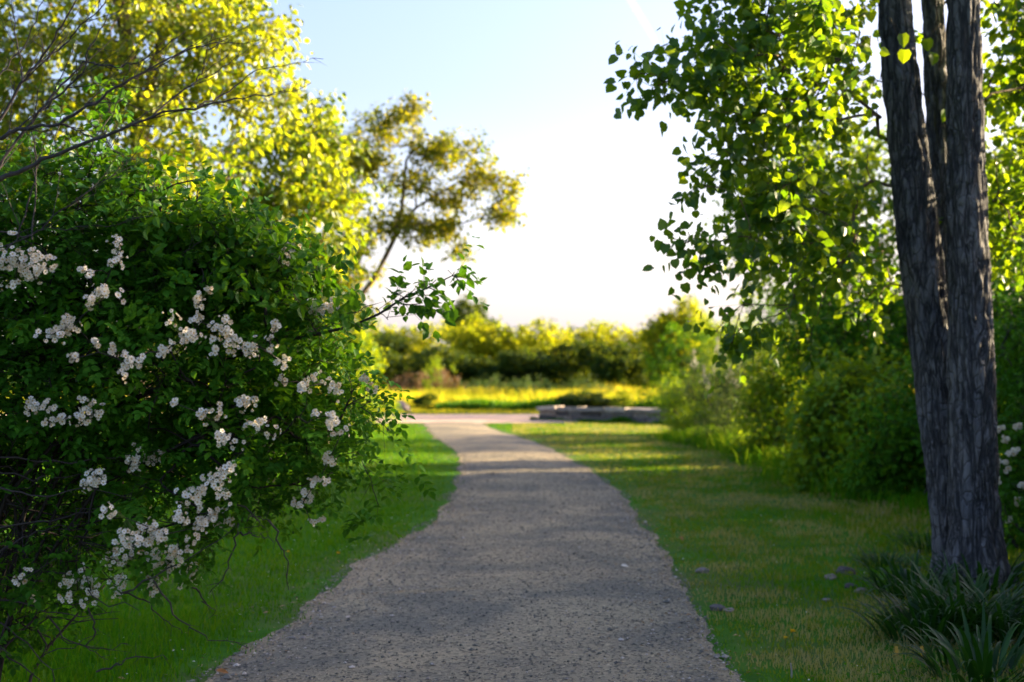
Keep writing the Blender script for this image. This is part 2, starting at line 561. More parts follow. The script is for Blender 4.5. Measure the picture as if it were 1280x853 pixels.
# ------------------------------------------------------------------ ground, paths
def ground_mat():
    m, nt, b = new_mat("lawn soil and turf")
    tc = nt.nodes.new("ShaderNodeTexCoord")
    big = noise_tex(nt, 0.55, 5, 0.6, tc.outputs["Object"], 0.4)
    mid = noise_tex(nt, 3.5, 5, 0.7, tc.outputs["Object"])
    fine = noise_tex(nt, 60, 4, 0.7, tc.outputs["Object"])
    green = ramp(nt, mid, [(0.3, (0.022, 0.095, 0.003)), (0.55, (0.045, 0.15, 0.005)), (0.75, (0.09, 0.15, 0.012))])
    dry = ramp(nt, fine, [(0.3, (0.06, 0.06, 0.022)), (0.7, (0.18, 0.14, 0.075))])
    fac = ramp(nt, big, [(0.46, (0, 0, 0)), (0.70, (0.75, 0.75, 0.75))])
    mx = nt.nodes.new("ShaderNodeMixRGB")
    nt.links.new(fac, mx.inputs[0])
    nt.links.new(green, mx.inputs[1])
    nt.links.new(dry, mx.inputs[2])
    nt.links.new(mx.outputs[0], b.inputs["Base Color"])
    b.inputs["Roughness"].default_value = 0.95
    b.inputs["Specular IOR Level"].default_value = 0.1
    bp = nt.nodes.new("ShaderNodeBump")
    bp.inputs["Strength"].default_value = 0.6
    bp.inputs["Distance"].default_value = 0.03
    nt.links.new(fine, bp.inputs["Height"])
    nt.links.new(bp.outputs[0], b.inputs["Normal"])
    return m

g = Geo()
R = 1500.0
g.add([(-R, -R, 0), (R, -R, 0), (R, R, 0), (-R, R, 0)], [np.array([(0, 1, 2, 3)])])
ground = tag(g.build("ground", ground_mat()), kind='structure')

def gravel_mat(name, base, warm, dark):
    m, nt, b = new_mat(name)
    tc = nt.nodes.new("ShaderNodeTexCoord")
    big = noise_tex(nt, 0.9, 5, 0.65, tc.outputs["Object"], 0.6)
    fine = noise_tex(nt, 90, 5, 0.75, tc.outputs["Object"])
    vo = nt.nodes.new("ShaderNodeTexVoronoi")
    vo.inputs["Scale"].default_value = 55
    nt.links.new(tc.outputs["Object"], vo.inputs["Vector"])
    vr = nt.nodes.new("ShaderNodeRGBToBW")
    nt.links.new(vo.outputs["Color"], vr.inputs[0])
    c1 = ramp(nt, big, [(0.40, base), (0.62, warm)])
    c2 = ramp(nt, vr.outputs[0], [(0.16, dark), (0.34, (1, 1, 1)), (0.8, (1.15, 1.12, 1.1)), (0.93, (1.7, 1.65, 1.6))])
    c3 = ramp(nt, fine, [(0.3, (0.62, 0.62, 0.64)), (0.7, (1.3, 1.28, 1.25))])
    last = c1
    for c in (c2, c3):
        mm = nt.nodes.new("ShaderNodeMixRGB")
        mm.blend_type = 'MULTIPLY'
        mm.inputs[0].default_value = 1.0
        nt.links.new(last, mm.inputs[1])
        nt.links.new(c, mm.inputs[2])
        last = mm.outputs[0]
    nt.links.new(last, b.inputs["Base Color"])
    b.inputs["Roughness"].default_value = 0.9
    b.inputs["Specular IOR Level"].default_value = 0.2
    bp = nt.nodes.new("ShaderNodeBump")
    bp.inputs["Strength"].default_value = 0.7
    bp.inputs["Distance"].default_value = 0.012
    nt.links.new(fine, bp.inputs["Height"])
    nt.links.new(bp.outputs[0], b.inputs["Normal"])
    return m

LEFT_PX = [(262, 853), (330, 812), (392, 772), (428, 730), (452, 706), (500, 685), (538, 662), (562, 640), (573, 615), (577, 598), (583, 582), (576, 566), (556, 553), (542, 543), (536, 534), (528, 529)]
RIGHT_PX = [(905, 853), (882, 805), (858, 762), (836, 722), (818, 692), (800, 665), (786, 640), (766, 615), (742, 596), (712, 576), (682, 560), (650, 548), (622, 540), (606, 534), (604, 529)]

def edge_curve(px):
    q = np.array([G(a, b)[:2] for a, b in px])
    lo = q[0] + (q[0] - q[1]) / np.linalg.norm(q[0] - q[1]) * 1.0
    q = np.vstack([[q[0][0] + (q[0][0] - q[3][0]) * 1.3, -6], lo, q])
    return q[:, 1], q[:, 0]

LY, LX = edge_curve(LEFT_PX)
RY, RX = edge_curve(RIGHT_PX)

def frac_noise(x, y, s):
    return mnoise.fractal(Vector((x * s, y * s, 3.7)), 1.0, 2.0, 4)

def path_edges(y):
    return np.interp(y, LY, LX), np.interp(y, RY, RX)

g = Geo()
ys = np.concatenate([np.arange(-6, 5, 0.5), np.arange(5, 20, 0.06), np.arange(20, 38.6, 0.25)])
nx = 7
V = []
for y in ys:
    l, r = path_edges(y)
    l += 0.10 * frac_noise(1.3, y, 1.3) + 0.03 * frac_noise(4.1, y, 6)
    r += 0.10 * frac_noise(9.3, y, 1.3) + 0.03 * frac_noise(7.7, y, 6)
    for k in range(nx):
        u = k / (nx - 1)
        V.append((l + (r - l) * u, y, 0.008 + 0.018 * (4 * u * (1 - u))))
n = len(ys)
F = [(i * nx + k, i * nx + k + 1, (i + 1) * nx + k + 1, (i + 1) * nx + k) for i in range(n - 1) for k in range(nx - 1)]
g.add(V, [np.array(F)])
path_m = gravel_mat("grey path gravel", (0.176, 0.160, 0.116), (0.34, 0.280, 0.172), (0.35, 0.36, 0.4))
tag(g.build("path", path_m, smooth=True), kind='structure')

g = Geo()
xs = np.arange(-40, 41, 0.5)
V = []
for x in xs:
    bend = 0.0
    lim = 38.3 if x < 1.4 else 38.3 + min((x - 1.4) * 2.2, 2.6)
    hi = 44.8 + 0.006 * x * x
    lo = lim + 0.006 * x * x if x < 1.4 else lim + 0.006 * x * x
    V += [(x, lo + 0.25 * frac_noise(x, 1, 0.8), 0.014), (x, hi + 0.3 * frac_noise(x, 5, 0.8), 0.014)]
F = [(2 * i, 2 * i + 2, 2 * i + 3, 2 * i + 1) for i in range(len(xs) - 1)]
g.add(V, [np.array(F)])
tag(g.build("cross_path", gravel_mat("pale cross path gravel", (0.46, 0.33, 0.24), (0.54, 0.39, 0.28), (0.6, 0.6, 0.6))), kind='structure')

# bare gritty soil along both edges of the path
def verge(name, X0, sgn, seed):
    V = []
    ys_ = np.concatenate([np.arange(-4, 5, .5), np.arange(5, 22, .07), np.arange(22, 37.5, .3)])
    for y in ys_:
        l, r = path_edges(y)
        e = l if sgn < 0 else r
        w_ = .02 + .17 * max(0, mnoise.noise(Vector((seed, y * .8, 1))) + .30) + .05 * mnoise.noise(Vector((seed, y * 5, 2)))
        V += [(e - sgn * .35, y, .004), (e + sgn * max(w_, .02), y, .004)]
    n_ = len(ys_)
    F_ = [(2 * i, 2 * i + 1, 2 * i + 3, 2 * i + 2) if sgn > 0 else (2 * i + 1, 2 * i, 2 * i + 2, 2 * i + 3) for i in range(n_ - 1)]
    g_ = Geo()
    g_.add(V, [np.array(F_)])
    return tag(g_.build(name, verge_m), kind='structure')
verge_m = gravel_mat("verge grit", (0.22, 0.178, 0.112), (0.36, 0.29, 0.18), (0.4, 0.4, 0.4))
verge("path_edge", LX, -1, 3.0)
verge("path_edge", RX, 1, 8.0)

# ---- loose gravel on the path
rng = np.random.default_rng(5)
octa = np.array([(1, 0, 0), (0, 1, 0), (-1, 0, 0), (0, -1, 0), (0, 0, 1), (0, 0, -.6)], float)
octf = np.array([(0, 1, 4), (1, 2, 4), (2, 3, 4), (3, 0, 4), (1, 0, 5), (2, 1, 5), (3, 2, 5), (0, 3, 5)])
def stones_geo(geo, pos, size, rng, tint):
    n = len(pos)
    V = octa[None] * (size[:, None, None] * rng.uniform(0.55, 1.2, (n, 6, 1))) * np.array((1, 1, 0.55))
    a = rng.uniform(0, 6.28, n)
    c, s = np.cos(a)[:, None], np.sin(a)[:, None]
    V = np.stack([V[..., 0] * c - V[..., 1] * s, V[..., 0] * s + V[..., 1] * c, V[..., 2]], -1) + pos[:, None]
    geo.add(V.reshape(-1, 3), [(octf[None] + (np.arange(n) * 6)[:, None, None]).reshape(-1, 3)], np.repeat(tint, 6))
N = 38000
y = 4.5 + 21 * rng.random(N) ** 1.7
l, r = path_edges(y)
u = rng.random(N)
edge = rng.random(N) < 0.3
u = np.where(edge, np.where(rng.random(N) < 0.5, rng.beta(1, 9, N), 1 - rng.beta(1, 9, N)), u)
spread = np.clip(.06 + .16 * np.array([mnoise.noise(Vector((0, q * .9, 4))) for q in y]) + .04, 0, 1)
x = l - spread + (r - l + 2 * spread) * u
pos = np.stack([x, y, 0.012 + 0.018 * np.clip(4 * u * (1 - u), 0, 1)], -1)
sz = rng.lognormal(math.log(0.0055), 0.45, N)
gm, nt, b = new_mat("loose gravel")
at = nt.nodes.new("ShaderNodeAttribute"); at.attribute_name = "tint"
nt.links.new(ramp(nt, at.outputs["Fac"], [(0, (0.045, 0.046, 0.042)), (0.5, (0.14, 0.126, 0.098)), (0.85, (0.26, 0.22, 0.18)), (1.0, (0.5, 0.43, 0.36))]), b.inputs["Base Color"])
b.inputs["Roughness"].default_value = 0.85
M['pebble'] = gm
g = Geo()
stones_geo(g, pos, sz * np.where(edge, 1.15, 1), rng, np.clip(rng.beta(1.6, 2.2, N) + .22 * edge, 0, 1))
tag(g.build("gravel", gm), kind='stuff')

# ------------------------------------------------------------------ grass
def blades(geo, rng, x, y, h, w, tint, z=0.0, lean=0.5):
    n = len(x)
    a = rng.uniform(0, 6.28, n)
    d = np.stack([np.cos(a), np.sin(a), np.zeros(n)], -1)
    b = rng.uniform(0, 6.28, n)
    ld = np.stack([np.cos(b), np.sin(b), np.zeros(n)], -1) * (lean * rng.uniform(0.1, 1, n) * h)[:, None]
    p0 = np.stack([x, y, np.full(n, z)], -1)
    up = np.array((0, 0, 1.0))
    mid = p0 + ld * 0.35 + up * (h * 0.6)[:, None]
    tip = p0 + ld + up * (h * rng.uniform(0.8, 1.0, n))[:, None]
    s = d * (w * 0.5)[:, None]
    V = np.stack([p0 - s, p0 + s, mid + s * 0.8, mid - s * 0.8, tip], 1)
    off = (np.arange(n) * 5)[:, None, None]
    geo.add(V.reshape(-1, 3), [(np.array([(0, 1, 2, 3)])[None] + off).reshape(-1, 4), (np.array([(3, 2, 4)])[None] + off).reshape(-1, 3)], np.repeat(np.clip(tint, 0, 1), 5))

rng = np.random.default_rng(11)
N = 330000
yy = 5.0 + 34 * rng.random(N) ** 1.55
half = 0.40 * yy + 1.2
xx = rng.uniform(-1, 1, N) * half
l, r = path_edges(yy)
# per-blade noise without the cost: look it up on a grid
def grid_noise(x, y, s, z):
    x0, x1, y0, y1, st = -18, 18, 0, 72, 0.08 / s if s > 1 else 0.12
    gx = np.arange(x0, x1, max(st, 0.06)); gy = np.arange(y0, y1, max(st, 0.06) * 2)
    key = (s, z)
    if key not in grid_noise.cache:
        A = np.empty((len(gy), len(gx)))
        for j, b_ in enumerate(gy):
            for i, a in enumerate(gx):
                A[j, i] = mnoise.noise(Vector((a * s, b_ * s, z)))
        grid_noise.cache[key] = A
    A = grid_noise.cache[key]
    i = np.clip(((x - x0) / (gx[1] - gx[0])).astype(int), 0, len(gx) - 1)
    j = np.clip(((y - y0) / (gy[1] - gy[0])).astype(int), 0, len(gy) - 1)
    return A[j, i]
grid_noise.cache = {}
n1 = grid_noise(xx, yy, 0.7, 1.0)
n2 = grid_noise(xx, yy, 2.3, 5.0)
pat = 0.65 * n1 + 0.5 * n2
out = np.maximum(l - xx, xx - r)            # metres off the path
keep = out > (-0.08 + 0.20 * n2 + 0.10 * rng.normal(size=N))
keep &= ~((yy > 38) & (xx < 1.4))
bare = (xx > 0) & (pat > 0.42)              # thin, worn patches in the right lawn
keep &= ~(bare & (rng.random(N) < 0.7))
keep &= rng.random(N) < np.clip(0.10 + out * 2.4 + .25 * n2, 0, 1)
xx, yy, pat, out = xx[keep], yy[keep], pat[keep], out[keep]
h = 0.034 * rng.uniform(0.55, 1.3, len(xx)) * (1 + 0.35 * (xx < 0) + 0.5 * np.clip(-pat, 0, 1)) * np.clip(0.55 + out * 0.9, 0.5, 1.15)
lush = np.clip((-xx - 1.6) / 1.2, 0, 1) * (yy < 9)
h = h * (1 + 1.6 * lush) * (1 + .55 * np.clip(grid_noise(xx, yy, 2.3, 5.0), -.6, 1))
tufty = (xx > 3.2) & (yy < 16)
h = np.where(tufty, h * 2.0, h)
w = 0.0055 * (1 + (yy - 5) * 0.07)
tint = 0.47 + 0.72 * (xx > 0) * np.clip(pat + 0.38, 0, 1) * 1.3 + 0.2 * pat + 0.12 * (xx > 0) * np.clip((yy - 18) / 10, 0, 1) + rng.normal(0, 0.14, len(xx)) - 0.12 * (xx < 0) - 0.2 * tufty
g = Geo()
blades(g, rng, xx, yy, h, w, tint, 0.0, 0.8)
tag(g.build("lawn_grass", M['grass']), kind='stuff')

# clover and small broad weeds low in the turf
rng = np.random.default_rng(15)
N = 52000
yy = 5.5 + 22 * rng.random(N) ** 1.6
xx = rng.uniform(-1, 1, N) * (0.38 * yy + .8)
l, r = path_edges(yy)
out = np.maximum(l - xx, xx - r)
k_ = (out > .12) & (grid_noise(xx, yy, 0.7, 9.0) + .4 * grid_noise(xx, yy, 2.3, 5.0) > .02)
xx, yy = xx[k_], yy[k_]
n = len(xx)
g = Geo()
put_leaves(g, T_OVATE, np.stack([xx, yy, rng.uniform(.012, .045, n)], -1), rng.normal(size=(n, 3)) * np.array((1, 1, .25)), np.array((0, 0, 1.0)) + rng.normal(0, .35, (n, 3)), rng.uniform(.012, .024, n), rng.normal(.32, .2, n))
tag(g.build("clover", M['grass']), kind='stuff')
# dry leaf and twig litter along the path
N = 700
yy = rng.uniform(5.5, 16, N)
l, r = path_edges(yy)
sd = rng.random(N) < .5
xx = np.where(sd, l + rng.normal(0, .22, N), r + rng.normal(0, .22, N))
xx = np.where(rng.random(N) < .2, l + (r - l) * rng.random(N), xx)
g = Geo()
put_leaves(g, T_LANCE, np.stack([xx, yy, np.full(N, .03)], -1), rng.normal(size=(N, 3)) * np.array((1, 1, .1)), np.array((0, 0, 1.0)) + rng.normal(0, .3, (N, 3)), rng.uniform(.012, .045, N), rng.random(N))
tag(g.build("leaf_litter", plain_mat("dry litter", (.30, .20, .11), .9, .5, 9)), kind='stuff')

# fallen white petals on the lawns
rng = np.random.default_rng(21)
N = 420
py_ = rng.uniform(6.5, 15, N)
px_ = np.where(rng.random(N) < 0.62, -rng.gamma(2.0, 0.55, N) - 0.5, 1.3 + rng.random(N) * 3.2)
l, r = path_edges(py_)
ok = (px_ < l - 0.05) | (px_ > r + 0.05)
px_, py_ = px_[ok], py_[ok]
g = Geo()
n = len(px_)
put_leaves(g, T_KITE, np.stack([px_, py_, rng.uniform(0.03, 0.05, n)], -1), rng.normal(size=(n, 3)) * np.array((1, 1, .2)), np.array((0, 0, 1.0)) + rng.normal(0, .4, (n, 3)), rng.uniform(0.010, 0.020, n), rng.random(n))
tag(g.build("fallen_petals", M['bloom']), kind='stuff')

# tall sunlit grass beyond the cross path
rng = np.random.default_rng(31)
g = Geo()
N = 15000
x = rng.uniform(-24, 22, N); y = rng.uniform(45.0, 49.5, N)
blades(g, rng, x, y, rng.uniform(0.05, 0.14, N), np.full(N, 0.03), 0.6 + rng.normal(0, 0.2, N))
tag(g.build("verge_grass", M['meadow']), kind='stuff')
g = Geo()
N = 75000
x = rng.uniform(-26, 24, N); y = 49.0 + 22 * rng.random(N) ** 1.6
nn = np.array([mnoise.noise(Vector((a * 0.35, b_ * 0.2, 2))) for a, b_ in zip(x, y)])
front = np.clip((y - 49.0) / 2.5, 0.35, 1)
h = (0.62 + 0.28 * nn) * front * rng.uniform(0.55, 1.15, N)
blades(g, rng, x, y, h, np.full(N, 0.032), 0.5 + 0.35 * nn + rng.normal(0, 0.2, N), 0, 0.45)
tag(g.build("meadow_grass", M['meadow']), kind='stuff')

g = Geo()
N = 26000
x = rng.uniform(-24, 22, N); y = rng.uniform(48.3, 50.0, N)
nn = np.array([mnoise.noise(Vector((a * 0.45, 7, 2))) for a in x])
k_ = nn > -0.12
x, y, nn = x[k_], y[k_], nn[k_]
blades(g, rng, x, y, (0.34 + 0.5 * nn) * rng.uniform(.5, 1.1, len(x)), np.full(len(x), .05), 0.2 + 0.3 * rng.random(len(x)), 0, .5)
tag(g.build("meadow_shade_blades", M['hedge_leaf']), kind='stuff')  # dark green blades stand in for the shaded foot of the meadow

# ------------------------------------------------------------------ stone wall
rng = np.random.default_rng(41)
def stone_mat(name, stops, scale):
    m, nt, b = new_mat(name)
    tc = nt.nodes.new("ShaderNodeTexCoord")
    at = nt.nodes.new("ShaderNodeAttribute"); at.attribute_name = "tint"
    n = noise_tex(nt, scale, 5, .65, tc.outputs["Object"])
    mm = nt.nodes.new("ShaderNodeMixRGB"); mm.blend_type = 'MULTIPLY'; mm.inputs[0].default_value = 1
    nt.links.new(ramp(nt, at.outputs["Fac"], stops), mm.inputs[1])
    nt.links.new(ramp(nt, n, [(.3, (.55, .55, .55)), (.7, (1.3, 1.28, 1.24))]), mm.inputs[2])
    nt.links.new(mm.outputs[0], b.inputs["Base Color"])
    b.inputs["Roughness"].default_value = .92
    b.inputs["Specular IOR Level"].default_value = .12
    bp = nt.nodes.new("ShaderNodeBump"); bp.inputs["Strength"].default_value = .6; bp.inputs["Distance"].default_value = .02
    nt.links.new(n, bp.inputs["Height"]); nt.links.new(bp.outputs[0], b.inputs["Normal"])
    return m
stone_m = stone_mat("wall stone", [(0, (.08, .072, .07)), (.5, (.19, .165, .15)), (1, (.40, .31, .24))], 14)
cap_m = stone_mat("cap stone", [(0, (.27, .235, .20)), (1, (.46, .39, .32))], 9)
def rock(geo, c, size, rng, tint):
    """a rough lump: an octahedron divided twice, pushed in and out"""
    v = [np.array(p, float) for p in [(1, 0, 0), (0, 1, 0), (-1, 0, 0), (0, -1, 0), (0, 0, 1), (0, 0, -1)]]
    f = [(0, 1, 4), (1, 2, 4), (2, 3, 4), (3, 0, 4), (1, 0, 5), (2, 1, 5), (3, 2, 5), (0, 3, 5)]
    for _ in range(2):
        mid, nf = {}, []
        def m_(a, b_):
            k = (min(a, b_), max(a, b_))
            if k not in mid:
                q = v[a] + v[b_]
                v.append(q / np.linalg.norm(q)); mid[k] = len(v) - 1
            return mid[k]
        for a, b_, d in f:
            x_, y_, z_ = m_(a, b_), m_(b_, d), m_(d, a)
            nf += [(a, x_, z_), (x_, b_, y_), (z_, y_, d), (x_, y_, z_)]
        f = nf
    V = np.array(v)
    off = rng.uniform(0, 50)
    V = V * np.array([1 + .45 * mnoise.noise(Vector(p * 1.3) + Vector((off, 0, 0))) + .18 * mnoise.noise(Vector(p * 3.5) + Vector((off, 5, 0))) for p in V])[:, None]
    geo.add(V * np.asarray(size) / 2 + c, [np.array(f)], tint)
def stone_block(geo, c, size, ang, rng, rough=0.012):
    bx = np.array([(i, j, k) for i in (-1, 1) for j in (-1, 1) for k in (-1, 1)], float) * np.asarray(size) / 2
    # chamfered block: every corner becomes three vertices
    ch = min(size) * 0.10
    V, F = [], []
    idx = {}
    for q in bx:
        sg = np.sign(q)
        for ax in range(3):
            v = q - sg * ch
            v[ax] = q[ax]
            idx[(tuple(sg), ax)] = len(V)
            V.append(v + rng.normal(0, rough, 3))
    V = np.array(V)
    ca, sa = math.cos(ang), math.sin(ang)
    V = np.stack([V[:, 0] * ca - V[:, 1] * sa, V[:, 0] * sa + V[:, 1] * ca, V[:, 2]], -1) + c
    tri, quad = [], []
    for sx in (-1, 1):
        for sy in (-1, 1):
            for sz in (-1, 1):
                t = [idx[((sx, sy, sz), a)] for a in range(3)]
                tri.append(t if sx * sy * sz > 0 else t[::-1])
    for ax in range(3):
        o1, o2 = [(1, 2), (2, 0), (0, 1)][ax]
        for s in (-1, 1):
            ring = []
            for a, b_ in ((-1, -1), (1, -1), (1, 1), (-1, 1)):
                sg = [0, 0, 0]
                sg[ax], sg[o1], sg[o2] = s, a, b_
                ring.append(idx[(tuple(float(z) for z in sg), ax)])
            quad.append(ring if s > 0 else ring[::-1])
            # edge chamfers
        for a in (-1, 1):
            for b_ in (-1, 1):
                sgs = []
                for s in (-1, 1):
                    sg = [0, 0, 0]
                    sg[ax], sg[o1], sg[o2] = s, a, b_
                    sgs.append(tuple(float(z) for z in sg))
                e = [idx[(sgs[0], o1)], idx[(sgs[1], o1)], idx[(sgs[1], o2)], idx[(sgs[0], o2)]]
                quad.append(e if a * b_ > 0 else e[::-1])
    geo.add(V, [np.array(tri), np.array(quad)], float(rng.beta(0.8, 1.1)))
wa, wb = G(674, 525.5)[:2], G(813, 529)[:2]
wdir = (wb - wa) / np.linalg.norm(wb - wa)
ang = math.atan2(wdir[1], wdir[0])
wn = np.array((-wdir[1], wdir[0]))
wlen = 5.2
root = thing("stone_wall", "low grey stone seat wall at the end of the right lawn", "wall", (wa[0], wa[1], 0))
g = Geo()
for course in range(2):
    s = -0.02
    while s < wlen:
        L = rng.uniform(0.28, 0.6)
        c2 = wa + wdir * (s + L / 2) + wn * 0.22
        stone_block(g, np.array((c2[0], c2[1], 0.07 + 0.142 * course)), (L - 0.015, 0.44, 0.138), ang, rng)
        s += L
g.build("stone_course", stone_m, root)
s = -0.06
while s < wlen + 0.05:
    L = rng.uniform(0.5, 0.85)
    gc = Geo()
    c2 = wa + wdir * (s + L / 2) + wn * (0.22 + rng.normal(0, .02))
    hc = rng.uniform(.095, .112)
    stone_block(gc, np.array((c2[0], c2[1], 0.284 + hc / 2)), (L - 0.035, 0.52, hc), ang + rng.normal(0, .02), rng, 0.014)
    gc.build("capstone", cap_m, root)
    s += L
g = Geo()
N = 2600
t = rng.uniform(-.2, wlen, N)
nn = np.array([mnoise.noise(Vector((a * 1.3, 3, 2))) for a in t])
q = wa[None] + wdir[None] * t[:, None] - wn[None] * (0.04 + .16 * rng.random(N))[:, None]
blades(g, rng, q[:, 0], q[:, 1], np.clip(.09 + .26 * nn, .02, .3) * rng.uniform(.5, 1.1, N), np.full(N, .03), .2 + .4 * rng.random(N), 0, .7)
tag(g.build("wall_weeds", M['hedge_leaf']), kind='stuff')

# ------------------------------------------------------------------ far treeline
def bush_variant(seed, w, h, n, leaf, size, bark, tops=0):
    """crown and trunk meshes of a rounded far tree about the origin"""
    rng = np.random.default_rng(seed)
    lobes = []
    for k in range(11):
        a = k * 2.4
        zz = 0.16 + 0.64 * ((k * 0.618) % 1.0)
        rr = w * 0.5 * math.sin(math.pi * min(0.85, zz + 0.12)) * rng.uniform(0.2, 0.7)
        lobes.append((np.array((math.cos(a) * rr, math.sin(a) * rr, zz * h)), np.array((w * rng.uniform(.26, .36), w * rng.uniform(.26, .36), h * rng.uniform(.18, .26)))))
    sk = Skeleton([[((0, 0, -0.1), 0.09), ((0.05, 0, h * 0.2), 0.08), ((0.0, 0.05, h * 0.45), 0.05)]], rng, 0.008)
    T = in_lobes(rng, lobes, n, 0.5)
    T[:, 2] = np.clip(T[:, 2], 0.1, h * 1.02)
    sk.grow(T, 0.1, 0.6)
    wood, crown = Geo(), Geo()
    sk.mesh(wood)
    a, d = sk.tips_dir()
    twig_leaves(rng, None, crown, a, d, np.array((0, 0, h * 0.45)), dict(tmpl=T_KITE, size=size, twigs=6, per=7, len=0.5, tint=0.45, droop=0.1, tumble=0.7, rise=0.1))
    return wood.mesh("trunk", bark, True), crown.mesh("crown", leaf)

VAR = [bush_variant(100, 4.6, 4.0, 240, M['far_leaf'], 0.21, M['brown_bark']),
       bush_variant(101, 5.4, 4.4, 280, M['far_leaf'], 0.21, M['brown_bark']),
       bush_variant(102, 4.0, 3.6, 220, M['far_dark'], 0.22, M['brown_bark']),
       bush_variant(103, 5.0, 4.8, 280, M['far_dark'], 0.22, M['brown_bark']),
       bush_variant(104, 3.0, 1.9, 60, M['bright_leaf'], 0.13, M['brown_bark']),
       bush_variant(105, 3.2, 1.7, 60, M['rusty_leaf'], 0.12, M['brown_bark']),
       bush_variant(106, 3.4, 1.6, 60, M['grey_leaf'], 0.12, M['brown_bark'])]

VAR.append(bush_variant(107, 4.4, 4.4, 420, M['far_leaf'], 0.20, M['brown_bark']))

def far(name, label, cat, var, px, Y, top_py, wpx=None, group="trees and bushes of the far hedge", rot=0.0):
    tm, cm = VAR[var]
    base = P(px, 455, Y)
    root = thing(name, label, cat, (base[0], Y, 0), group)
    hgt = P(px, top_py, Y)[2]
    zs = max(v.co.z for v in cm.vertices)
    k = hgt / zs
    wx = max(abs(v.co.x) for v in cm.vertices) * 2
    kx = k if wpx is None else (wpx * Y / F_PX) / wx
    root.rotation_euler = (0, 0, rot)
    root.scale = (kx, kx, k)
    for nm, me in (("trunk", tm), ("crown", cm)):
        o = bpy.data.objects.new(nm, me)
        COL.objects.link(o)
        o.parent = root
    return root

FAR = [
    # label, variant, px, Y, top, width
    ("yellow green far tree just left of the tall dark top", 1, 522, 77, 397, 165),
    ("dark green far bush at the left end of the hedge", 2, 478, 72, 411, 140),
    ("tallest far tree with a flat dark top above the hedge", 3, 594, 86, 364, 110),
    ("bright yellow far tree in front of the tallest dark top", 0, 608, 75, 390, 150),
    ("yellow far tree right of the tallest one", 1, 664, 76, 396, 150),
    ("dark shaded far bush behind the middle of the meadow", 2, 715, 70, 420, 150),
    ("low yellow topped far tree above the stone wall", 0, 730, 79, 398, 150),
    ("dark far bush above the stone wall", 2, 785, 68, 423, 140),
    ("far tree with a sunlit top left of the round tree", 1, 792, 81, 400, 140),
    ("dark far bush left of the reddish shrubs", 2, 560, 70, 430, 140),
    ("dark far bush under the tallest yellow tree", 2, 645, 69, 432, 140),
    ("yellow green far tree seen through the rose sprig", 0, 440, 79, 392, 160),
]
for i, (lb, v, px, Y, top, wd) in enumerate(FAR):
    far("hedge_tree", lb, "tree", v, px, Y, top, wd, rot=i * 1.1)
for i, px in enumerate((120, 200, 280, 350, 880, 960, 1040, 1120, 1210)):
    far("hedge_tree", "far hedge tree hidden behind the nearer foliage", "tree", (1, 3, 0, 2)[i % 4], px, 80 + (i % 3) * 3, 405, 130, rot=i * 0.7)
far("round_tree", "round dark tree with sunlit right flank beyond the wall", "tree", 7, 853, 60, 362, 128, group=None, rot=0.6)
far("sunlit_bush", "small bright yellow bush before the dark far hedge", "bush", 4, 545, 64, 442, 60, group="low shrubs before the far hedge")
far("rusty_shrub", "reddish brown shrub at the left end of the meadow", "shrub", 5, 512, 63, 461, 75, group="low shrubs before the far hedge")
far("rusty_shrub", "dull brown shrub right of the reddish one", "shrub", 5, 556, 62, 457, 70, group="low shrubs before the far hedge", rot=2.0)
far("grey_shrub", "grey green shrub in the middle behind the meadow", "shrub", 6, 610, 62, 466, 90, group="low shrubs before the far hedge")
far("grey_shrub", "grey green shrub behind the meadow left of the wall", "shrub", 6, 672, 61, 467, 95, group="low shrubs before the far hedge", rot=1.2)
far("grey_shrub", "grey green shrub behind the meadow above the wall", "shrub", 6, 735, 62, 470, 85, group="low shrubs before the far hedge", rot=2.4)
# low dark clumps at the meadow's front edge
far("meadow_bush", "dark low bush at the meadow edge near the left end", "bush", 2, 533, 49.5, 491, 40, group="low bushes at the meadow edge")
far("meadow_bush", "wide dark green bush at the meadow edge above the wall", "bush", 2, 735, 49, 488, 110, group="low bushes at the meadow edge", rot=1.3)
far("meadow_bush", "yellow green bush at the meadow edge above the wall's right half", "bush", 4, 778, 48.5, 486, 55, group="low bushes at the meadow edge")
# boulder beside the cross path
g = Geo()
bp_ = G(500, 516)
rng = np.random.default_rng(51)
rock(g, np.array((bp_[0], bp_[1], 0.12)), (0.66, 0.55, 0.5), rng, .7)
tag(g.build("boulder", stone_m), "small grey boulder beside the pale cross path", "boulder")

# ------------------------------------------------------------------ right-hand hedge, near to far
HEDGE = "bushes along the right lawn"
cfg_h = dict(tmpl=T_OVATE, size=0.088, twigs=4, per=9, len=0.50, tint=0.55, droop=0.25, tumble=0.5)
def hedge(name, label, base_px, lobes, n, leaf, seed, cat="bush", **kw):
    b_ = G(*base_px)
    c = dict(cfg_h); c.update(kw)
    return plant(name, label, cat, (b_[0], b_[1], 0), lobes, n, c, M[leaf], M['cane'], seed, group=HEDGE, crown_name="foliage", trunk_name="stem", shell=0.35)

